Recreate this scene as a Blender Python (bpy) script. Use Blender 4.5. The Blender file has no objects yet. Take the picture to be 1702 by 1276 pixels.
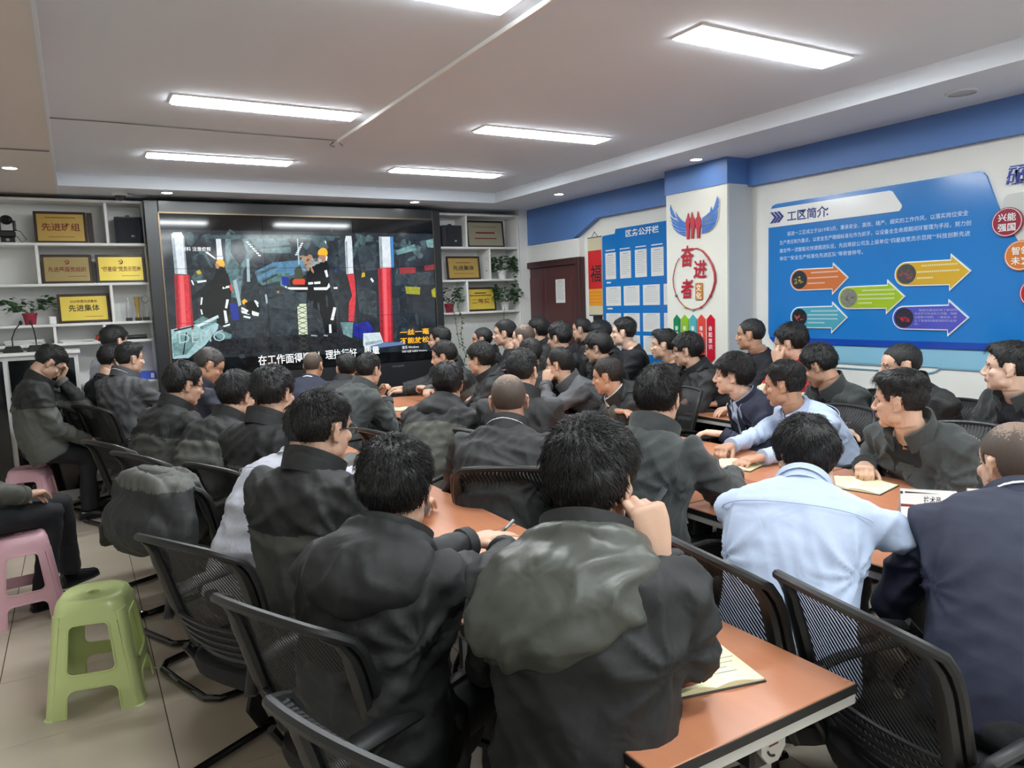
import bpy, math, random
import numpy as np
from mathutils import Vector, Matrix

# ------------------------------------------------------------------ camera, world, exposure
scene = bpy.context.scene
COL = scene.collection
PI = math.pi
def rad(d): return d * PI / 180

def make_camera():
    yaw, pitch, roll = rad(30.3156), rad(6.351), rad(2.0792)
    f = np.array([math.sin(yaw)*math.cos(pitch), math.cos(yaw)*math.cos(pitch), -math.sin(pitch)])
    r = np.array([math.cos(yaw), -math.sin(yaw), 0.0]); d = np.cross(f, r)
    r2 = math.cos(roll)*r + math.sin(roll)*d
    d2 = -math.sin(roll)*r + math.cos(roll)*d
    cam = bpy.data.cameras.new('camera'); o = bpy.data.objects.new('camera', cam); COL.objects.link(o)
    m = Matrix.Identity(4)
    for i in range(3):
        m[i][0] = r2[i]; m[i][1] = -d2[i]; m[i][2] = -f[i]
    m[0][3], m[1][3], m[2][3] = 0.0, 0.0, 1.58
    o.matrix_world = m
    cam.sensor_fit = 'HORIZONTAL'; cam.sensor_width = 36.0
    cam.lens = 1229.93 / 1702 * 36.0
    cam.clip_start = 0.02; cam.clip_end = 60
    scene.camera = o
make_camera()

world = bpy.data.worlds.new('World'); scene.world = world; world.use_nodes = True
world.node_tree.nodes['Background'].inputs[0].default_value = (0.6, 0.65, 0.72, 1)
world.node_tree.nodes['Background'].inputs[1].default_value = 0.3
vs = scene.view_settings
vs.view_transform = 'Standard'; vs.look = 'None'; vs.gamma = 1.0; vs.use_curve_mapping = False
vs.exposure = 0.22
PANEL_STRENGTH = 46.0      # the LED ceiling panels, diffusers lowered to light the ceiling
SPOT_STRENGTH = 40.0       # the small round downlights

# ------------------------------------------------------------------ mesh collector
class G:
    """Collects faces of one mesh object; each chunk has verts, faces and a material index."""
    def __init__(self): self.v = []; self.f = []; self.m = []; self.n = 0
    def add(self, v, f, mat=0):
        v = np.asarray(v, float).reshape(-1, 3)
        if isinstance(f, np.ndarray): ff = f + self.n
        else: ff = [tuple(i + self.n for i in q) for q in f]
        self.v.append(v); self.f.append(ff); self.m.append(mat); self.n += len(v)
        return self
    def box(self, x0, y0, z0, x1, y1, z1, mat=0, bev=0.0):
        if x1 < x0: x0, x1 = x1, x0
        if y1 < y0: y0, y1 = y1, y0
        if z1 < z0: z0, z1 = z1, z0
        if bev <= 0:
            v = [(x0,y0,z0),(x1,y0,z0),(x1,y1,z0),(x0,y1,z0),(x0,y0,z1),(x1,y0,z1),(x1,y1,z1),(x0,y1,z1)]
            return self.add(v, [(0,3,2,1),(4,5,6,7),(0,1,5,4),(1,2,6,5),(2,3,7,6),(3,0,4,7)], mat)
        b = min(bev, (x1-x0)*.49, (y1-y0)*.49, (z1-z0)*.49)
        X, Y, Z = (x0, x1), (y0, y1), (z0, z1); v = []; idx = {}
        for i in (0, 1):
            for j in (0, 1):
                for k in (0, 1):
                    s = (1 if i == 0 else -1, 1 if j == 0 else -1, 1 if k == 0 else -1)
                    c = (X[i], Y[j], Z[k])
                    for a in range(3):
                        p = list(c)
                        for q in range(3):
                            if q != a: p[q] += s[q]*b
                        idx[(i,j,k,a)] = len(v); v.append(p)
        F = []
        for a in range(3):
            o1, o2 = (a+1) % 3, (a+2) % 3
            for sgn in (0, 1):
                q = []
                for (p1, p2) in ((0,0),(1,0),(1,1),(0,1)):
                    t = [0,0,0]; t[a] = sgn; t[o1] = p1; t[o2] = p2; q.append(idx[(*t, a)])
                F.append(tuple(q if sgn else q[::-1]))
            for p1 in (0, 1):
                for p2 in (0, 1):
                    def I(s, ax):
                        t = [0,0,0]; t[a] = s; t[o1] = p1; t[o2] = p2; return idx[(*t, ax)]
                    q = [I(0,o1), I(1,o1), I(1,o2), I(0,o2)]
                    F.append(tuple(q if p1 != p2 else q[::-1]))
        for i in (0,1):
            for j in (0,1):
                for k in (0,1):
                    q = [idx[(i,j,k,0)], idx[(i,j,k,1)], idx[(i,j,k,2)]]
                    F.append(tuple(q if (i+j+k) % 2 else q[::-1]))
        return self.add(v, F, mat)
    def loft(self, rings, mat=0, cap=True, closed=True):
        R = [np.asarray(r, float) for r in rings]; n = len(R[0]); k = len(R)
        base = np.arange(k)[:, None]*n + np.arange(n)[None, :]
        a = base[:-1]; b = base[1:]
        if closed: an, bn = np.roll(a, -1, 1), np.roll(b, -1, 1)
        else: a, an, b, bn = a[:, :-1], a[:, 1:], b[:, :-1], b[:, 1:]
        q = np.stack([a, an, bn, b], -1).reshape(-1, 4)
        V = np.concatenate(R)
        self.add(V, q, mat)
        if cap:
            off = self.n - len(V)
            self.f.append([tuple(off + i for i in range(n-1, -1, -1)), tuple(off + (k-1)*n + i for i in range(n))])
            self.v.append(np.zeros((0, 3))); self.m.append(mat)
        return self
    def tube(self, path, r, n=8, mat=0, cap=True, flat=(1, 1), up=None, closed=False):
        P = np.asarray(path, float); k = len(P)
        rr = np.full(k, r, float) if np.isscalar(r) else np.asarray(r, float)
        T = np.zeros_like(P)
        if closed:
            T = np.roll(P, -1, 0) - np.roll(P, 1, 0)
        else:
            T[1:-1] = P[2:] - P[:-2]; T[0] = P[1]-P[0]; T[-1] = P[-1]-P[-2]
        T /= np.linalg.norm(T, axis=1)[:, None] + 1e-12
        u = np.array(up if up is not None else ((0, 0, 1) if abs(T[0][2]) < .9 else (0, 1, 0)), float)
        ang = np.arange(n)*2*PI/n; rings = []
        for i in range(k):
            u = u - T[i]*(u @ T[i]); nu = np.linalg.norm(u)
            if nu < 1e-6: u = np.cross(T[i], (0.3, 0.5, 0.8)); nu = np.linalg.norm(u)
            u = u/nu; w = np.cross(T[i], u)
            rings.append(P[i] + rr[i]*(np.cos(ang)[:, None]*u*flat[0] + np.sin(ang)[:, None]*w*flat[1]))
        if closed:
            rings.append(rings[0]); return self.loft(rings, mat, cap=False)
        return self.loft(rings, mat, cap)
    def ell(self, c, r, nu=16, nv=10, mat=0, M=None):
        th = np.linspace(0, PI, nv+1)[1:-1]; ph = np.arange(nu)*2*PI/nu
        v = [(0, 0, -1)]
        for t in th[::-1]:
            for p in ph: v.append((math.sin(t)*math.cos(p), math.sin(t)*math.sin(p), math.cos(t)))
        v.append((0, 0, 1)); v = np.array(v)*np.asarray(r, float)
        if M is not None: v = v @ np.asarray(M).T
        v = v + np.asarray(c, float); f = []
        for j in range(nu): f.append((0, 1+(j+1) % nu, 1+j))
        for i in range(nv-2):
            for j in range(nu):
                a = 1+i*nu+j; b = 1+i*nu+(j+1) % nu
                f.append((a, b, b+nu, a+nu))
        L = len(v)-1; o = 1+(nv-2)*nu
        for j in range(nu): f.append((o+j, o+(j+1) % nu, L))
        return self.add(v, f, mat)
    def prism(self, pts, d, mat=0):
        """closed polygon pts (n,3) pushed along vector d"""
        P = np.asarray(pts, float); n = len(P); d = np.asarray(d, float)
        V = np.concatenate([P, P+d])
        f = [tuple(range(n-1, -1, -1)), tuple(range(n, 2*n))]
        for i in range(n): j = (i+1) % n; f.append((i, j, n+j, n+i))
        return self.add(V, f, mat)
    def merged(self):
        return np.concatenate(self.v) if self.v else np.zeros((0, 3))

def mesh_from(g, name, recalc=False, sharp=None, smooth=True):
    me = bpy.data.meshes.new(name); V = g.merged()
    me.vertices.add(len(V)); me.vertices.foreach_set('co', V.astype(np.float32).ravel())
    loops = []; tot = []; mid = []
    for f, m in zip(g.f, g.m):
        if isinstance(f, np.ndarray):
            loops.append(f.ravel()); tot.append(np.full(len(f), f.shape[1])); k = len(f)
        else:
            loops.append(np.array([i for q in f for i in q], int)); tot.append(np.array([len(q) for q in f], int)); k = len(f)
        mid.append(np.full(k, m) if np.isscalar(m) else np.asarray(m))
    L = np.concatenate(loops).astype(np.int32); T = np.concatenate(tot).astype(np.int32); Mi = np.concatenate(mid).astype(np.int32)
    me.loops.add(len(L)); me.loops.foreach_set('vertex_index', L)
    me.polygons.add(len(T)); st = np.zeros(len(T), np.int32); st[1:] = np.cumsum(T)[:-1]
    me.polygons.foreach_set('loop_start', st); me.polygons.foreach_set('loop_total', T)
    me.polygons.foreach_set('material_index', Mi)
    me.polygons.foreach_set('use_smooth', np.full(len(T), bool(smooth)))
    me.update(calc_edges=True)
    if recalc:
        import bmesh
        bm = bmesh.new(); bm.from_mesh(me); bmesh.ops.recalc_face_normals(bm, faces=bm.faces); bm.to_mesh(me); bm.free()
    if sharp is not None and smooth: me.set_sharp_from_angle(angle=rad(sharp))
    return me

def tag(o, label=None, cat=None, group=None, kind=None):
    if label: o['label'] = label
    if cat: o['category'] = cat
    if group: o['group'] = group
    if kind: o['kind'] = kind
    return o

def thing(name, label, cat, loc=(0, 0, 0), rz=0.0, group=None):
    o = bpy.data.objects.new(name, None); COL.objects.link(o); o.empty_display_size = .05
    o.location = loc; o.rotation_euler = (0, 0, rz)
    return tag(o, label, cat, group)

def obj(name, g, mats, parent=None, world=False, recalc=False, sharp=35, smooth=True, label=None):
    """one mesh object; world=True: the verts are world coordinates and are moved into the parent's frame"""
    if not isinstance(mats, (list, tuple)): mats = [mats]
    if world and parent is not None:
        l = np.array(parent.location) if parent.parent is None else np.array(parent.location)+np.array(parent.parent.location)
        g.v = [v - l for v in g.v]
    me = mesh_from(g, name, recalc, sharp, smooth)
    for m in mats: me.materials.append(m)
    o = bpy.data.objects.new(name, me); COL.objects.link(o)
    if parent is not None: o.parent = parent
    if label: o['label'] = label
    return o

def single(name, g, mats, label, cat, loc=None, group=None, recalc=False, sharp=35):
    """a thing that is one mesh, origin at its base centre"""
    V = g.merged(); c = np.array([(V[:, 0].min()+V[:, 0].max())/2, (V[:, 1].min()+V[:, 1].max())/2, V[:, 2].min()]) if loc is None else np.array(loc)
    g.v = [v - c for v in g.v]
    o = obj(name, g, mats, None, False, recalc, sharp); o.location = c
    return tag(o, label, cat, group)

def copy_tree(o, parent=None):
    c = o.copy(); COL.objects.link(c); c.parent = parent
    for ch in o.children: copy_tree(ch, c)
    return c

# ------------------------------------------------------------------ materials (all node based)
MATS = {}
def mat(name, col, rough=.5, metal=0.0, var=.08, nscale=6.0, bump=0.0, bscale=80.0, spec=.5, emit=None, estr=0.0, coat=0.0, sheen=0.0, stretch=None, trans=0.0, alpha=None, objrand=0.0, wrinkle=0.0, emitvar=None):
    if name in MATS: return MATS[name]
    m = bpy.data.materials.new(name); m.use_nodes = True; nt = m.node_tree; N = nt.nodes; L = nt.links
    b = N['Principled BSDF']
    b.inputs['Roughness'].default_value = rough; b.inputs['Metallic'].default_value = metal
    b.inputs['Specular IOR Level'].default_value = spec
    if coat: b.inputs['Coat Weight'].default_value = coat; b.inputs['Coat Roughness'].default_value = .1
    if sheen: b.inputs['Sheen Weight'].default_value = sheen; b.inputs['Sheen Roughness'].default_value = .5
    if trans: b.inputs['Transmission Weight'].default_value = trans
    tc = N.new('ShaderNodeTexCoord'); src = tc.outputs['Object']
    if stretch:
        mp = N.new('ShaderNodeMapping'); mp.inputs['Scale'].default_value = stretch; L.new(src, mp.inputs['Vector']); src = mp.outputs['Vector']
    no = N.new('ShaderNodeTexNoise'); no.inputs['Scale'].default_value = nscale; no.inputs['Detail'].default_value = 4; L.new(src, no.inputs['Vector'])
    mx = N.new('ShaderNodeMix'); mx.data_type = 'RGBA'
    lo = [max(0, c*(1-var)) for c in col[:3]]; hi = [min(1, c*(1+var)) for c in col[:3]]
    mx.inputs['A'].default_value = (*lo, 1); mx.inputs['B'].default_value = (*hi, 1)
    L.new(no.outputs['Fac'], mx.inputs['Factor']); out = mx.outputs['Result']
    if objrand:
        oi = N.new('ShaderNodeObjectInfo'); mr = N.new('ShaderNodeMapRange'); mr.inputs['To Min'].default_value = 1-objrand; mr.inputs['To Max'].default_value = 1+objrand
        L.new(oi.outputs['Random'], mr.inputs['Value']); hs = N.new('ShaderNodeHueSaturation'); L.new(out, hs.inputs['Color']); L.new(mr.outputs['Result'], hs.inputs['Value']); out = hs.outputs['Color']
    L.new(out, b.inputs['Base Color'])
    if wrinkle:
        n3 = N.new('ShaderNodeTexNoise'); n3.inputs['Scale'].default_value = 5; n3.inputs['Detail'].default_value = 1.0; n3.inputs['Distortion'].default_value = .9; L.new(src, n3.inputs['Vector'])
        n4 = N.new('ShaderNodeTexNoise'); n4.inputs['Scale'].default_value = 13; n4.inputs['Detail'].default_value = 1; n4.inputs['Distortion'].default_value = 1.2; L.new(src, n4.inputs['Vector'])
        ad = N.new('ShaderNodeMath'); ad.operation = 'MULTIPLY_ADD'; ad.inputs[1].default_value = .3; L.new(n4.outputs['Fac'], ad.inputs[0]); L.new(n3.outputs['Fac'], ad.inputs[2])
        bw = N.new('ShaderNodeBump'); bw.inputs['Strength'].default_value = wrinkle; bw.inputs['Distance'].default_value = .05
        L.new(ad.outputs[0], bw.inputs['Height']); L.new(bw.outputs['Normal'], b.inputs['Normal'])
    if bump:
        n2 = N.new('ShaderNodeTexNoise'); n2.inputs['Scale'].default_value = bscale; n2.inputs['Detail'].default_value = 3; L.new(src, n2.inputs['Vector'])
        bp = N.new('ShaderNodeBump'); bp.inputs['Strength'].default_value = bump; bp.inputs['Distance'].default_value = .01
        L.new(n2.outputs['Fac'], bp.inputs['Height'])
        if wrinkle: L.new(bw.outputs['Normal'], bp.inputs['Normal'])
        L.new(bp.outputs['Normal'], b.inputs['Normal'])
    if emit is not None:
        b.inputs['Emission Color'].default_value = (*emit, 1); b.inputs['Emission Strength'].default_value = estr
        if emitvar:
            ne = N.new('ShaderNodeTexNoise'); ne.inputs['Scale'].default_value = emitvar[1]; ne.inputs['Detail'].default_value = 6; ne.inputs['Distortion'].default_value = 1.2; L.new(src, ne.inputs['Vector'])
            me_ = N.new('ShaderNodeMix'); me_.data_type = 'RGBA'; v_ = emitvar[0]; cr = N.new('ShaderNodeMapRange'); cr.inputs['From Min'].default_value = .3; cr.inputs['From Max'].default_value = .7; L.new(ne.outputs['Fac'], cr.inputs['Value'])
            me_.inputs['A'].default_value = (*[max(0, c*(1-v_)) for c in emit], 1); me_.inputs['B'].default_value = (*[min(1, c*(1+v_)) for c in emit], 1)
            L.new(cr.outputs['Result'], me_.inputs['Factor']); L.new(me_.outputs['Result'], b.inputs['Emission Color'])
    if alpha is not None: b.inputs['Alpha'].default_value = alpha
    MATS[name] = m
    return m

def S(r, g, b):  # sRGB 0-255 to linear
    f = lambda c: (c/255/12.92) if c/255 <= .04045 else ((c/255+.055)/1.055)**2.4
    return (f(r), f(g), f(b))

def mesh_fabric():
    """open woven mesh of the chair backs: rows of small holes in black net"""
    m = bpy.data.materials.new('chair_mesh_net'); m.use_nodes = True; nt = m.node_tree; N = nt.nodes; L = nt.links
    b = N['Principled BSDF']; b.inputs['Base Color'].default_value = (.012, .012, .013, 1); b.inputs['Roughness'].default_value = .6
    tc = N.new('ShaderNodeTexCoord')
    w1 = N.new('ShaderNodeTexWave'); w1.bands_direction = 'DIAGONAL'; w1.inputs['Scale'].default_value = 40; L.new(tc.outputs['UV'], w1.inputs['Vector'])
    mp = N.new('ShaderNodeMapping'); mp.inputs['Scale'].default_value = (1, 1, 1.0); L.new(tc.outputs['Object'], mp.inputs['Vector']); L.new(mp.outputs['Vector'], w1.inputs['Vector'])
    gt = N.new('ShaderNodeMath'); gt.operation = 'GREATER_THAN'; gt.inputs[1].default_value = .32; L.new(w1.outputs['Fac'], gt.inputs[0])
    mr = N.new('ShaderNodeMapRange'); mr.inputs['To Min'].default_value = .25; mr.inputs['To Max'].default_value = 1.0; L.new(gt.outputs[0], mr.inputs['Value'])
    L.new(mr.outputs['Result'], b.inputs['Alpha'])
    return m

M_white = mat('white_paint', S(236, 236, 234), .6, var=.02)
M_ceil = mat('ceiling_paint', S(230, 236, 244), .8, var=.02, nscale=1.5)
M_ceil_warm = mat('soffit_warm_white', S(232, 222, 216), .8, var=.03, nscale=1.5)  # a warmer white than the ceiling, for the left soffit only
M_cream = mat('cream_wall_paint', S(236, 236, 230), .6, var=.02)
M_blue_band = mat('blue_band_paint', S(90, 130, 194), .45, var=.04, nscale=2)
M_tile = mat('beige_floor_tile', S(198, 186, 168), .22, var=.09, nscale=3.0, coat=.2, objrand=.04)
M_grout = mat('dark_grout', S(74, 66, 58), .9)
M_black = mat('black_plastic', (.012, .012, .013), .42, bump=.05, bscale=300)
M_blackgloss = mat('black_gloss', (.006, .007, .008), .07, spec=.6)
M_dgrey = mat('dark_grey_metal', (.035, .037, .04), .35, metal=.5)
M_greyplastic = mat('grey_plastic', S(120, 122, 124), .45)
M_net = mesh_fabric()
M_seat = mat('black_seat_fabric', (.015, .015, .016), .9, bump=.3, bscale=400)
M_wood = mat('cherry_table_top', S(184, 122, 90), .30, var=.10, nscale=5, stretch=(6, 1, 1), spec=.5)
M_edgeblack = mat('black_edge_band', (.01, .01, .01), .5)
M_edge = mat('grey_table_edge', S(190, 188, 182), .4)
M_maroon = mat('maroon_door', S(84, 46, 50), .4, var=.12, nscale=3, stretch=(8, 8, 1))
M_maroon_d = mat('maroon_door_frame', S(66, 38, 42), .4)
M_gold = mat('gold_plate', S(190, 158, 84), .38, metal=.35, var=.10, nscale=9)
M_goldb = mat('bright_gold_plate', S(226, 200, 82), .34, metal=.25, var=.08, nscale=9)
M_goldd = mat('dull_gold_plate', S(158, 140, 92), .38, metal=.35, var=.10, nscale=9)
M_pfr = mat('dark_plaque_frame', S(52, 34, 26), .35)
M_ink = mat('dark_red_ink', S(120, 28, 22), .6)
M_inkb = mat('black_ink', (.02, .02, .02), .6)
M_paper = mat('white_paper', S(228, 228, 226), .8, var=.02)
M_note = mat('cream_note_paper', S(238, 234, 190), .8, var=.02)
M_notecov = mat('dark_notebook_cover', (.02, .02, .022), .5)
M_green = mat('pale_green_plastic', S(206, 220, 150), .3, var=.04, spec=.5)
M_pink = mat('pink_plastic', S(226, 178, 190), .35, var=.05)
M_leaf = mat('pothos_leaf', S(62, 92, 58), .4, var=.35, nscale=14)
M_potred = mat('red_pot', S(160, 44, 66), .4)
M_marble = mat('grey_white_marble', S(206, 208, 204), .25, var=.16, nscale=2.2)
M_glass = mat('clear_crystal', (.9, .95, .95), .05, trans=.9)
M_panel = mat('led_panel_light', (1, 1, 1), .5, emit=(.92, .98, 1.0), estr=PANEL_STRENGTH)
M_spot = mat('downlight_lens', (1, 1, 1), .5, emit=(1.0, .97, .9), estr=SPOT_STRENGTH)
M_off = mat('unlit_downlight_lens', S(200, 200, 200), .4)
M_chrome = mat('brushed_metal', S(170, 172, 174), .3, metal=.9)
# ------------------------------------------------------------------ lettering
_txt_cache = {}
def glyphs(body, bold=0.0):
    key = (body, bold)
    if key not in _txt_cache:
        c = bpy.data.curves.new('lettering', 'FONT'); c.body = body; c.resolution_u = 2; c.offset = bold
        o = bpy.data.objects.new('lettering', c); COL.objects.link(o)
        dg = bpy.context.evaluated_depsgraph_get(); me = bpy.data.meshes.new_from_object(o.evaluated_get(dg))
        v = np.zeros(len(me.vertices)*3, np.float32); me.vertices.foreach_get('co', v)
        f = [tuple(p.vertices) for p in me.polygons]
        bpy.data.objects.remove(o); bpy.data.curves.remove(c); bpy.data.meshes.remove(me)
        _txt_cache[key] = (v.reshape(-1, 3), f)
    return _txt_cache[key]

def put(plane, u, v, d):
    """plane ('F', Y): facing -y, u = x ; ('R', X): facing -x, u = y ; v = z, d = distance off the plane"""
    return (u, plane[1]-d, v) if plane[0] == 'F' else (plane[1]-d, u, v)

def text(g, body, plane, u, v, size, d=.002, mat=0, width=None, align='L', bold=0.0, shear=0.0, tilt=0.0):
    """u, v: left bottom of the line as the viewer sees it (for 'R' the viewer's right is -y)"""
    V, F = glyphs(body, bold)
    if not len(V): return
    V = V.copy(); x0, x1 = V[:, 0].min(), V[:, 0].max()
    X = (V[:, 0]-x0)*size; Y = V[:, 1]*size
    w = (x1-x0)*size
    if width: X *= width/w; w = width
    if align == 'C': X -= w/2
    if align == 'R': X -= w
    X = X + Y*shear
    X, Y = X*math.cos(tilt)-Y*math.sin(tilt), X*math.sin(tilt)+Y*math.cos(tilt)
    s = 1 if plane[0] == 'F' else -1
    P = np.array([put(plane, u + s*x, v + y, d) for x, y in zip(X, Y)])
    g.add(P, F, mat)

def flat(g, plane, pts, d0, d1, mat=0):
    """polygon on a wall plane with real thickness from d0 to d1 off the plane"""
    a = np.array([put(plane, u, v, d0) for u, v in pts]); n = np.array(put(plane, 0, 0, d1))-np.array(put(plane, 0, 0, d0))
    # orient
    A = 0
    for i in range(len(pts)):
        x1, y1 = pts[i]; x2, y2 = pts[(i+1) % len(pts)]; A += x1*y2-x2*y1
    left = (A > 0) == (plane[0] == 'F')
    if not left: a = a[::-1]
    g.prism(a, n, mat)

def wbox(g, plane, u0, v0, u1, v1, d0, d1, mat=0, bev=0):
    p = put(plane, u0, v0, d0); q = put(plane, u1, v1, d1)
    g.box(*p, *q, mat, bev)

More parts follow.
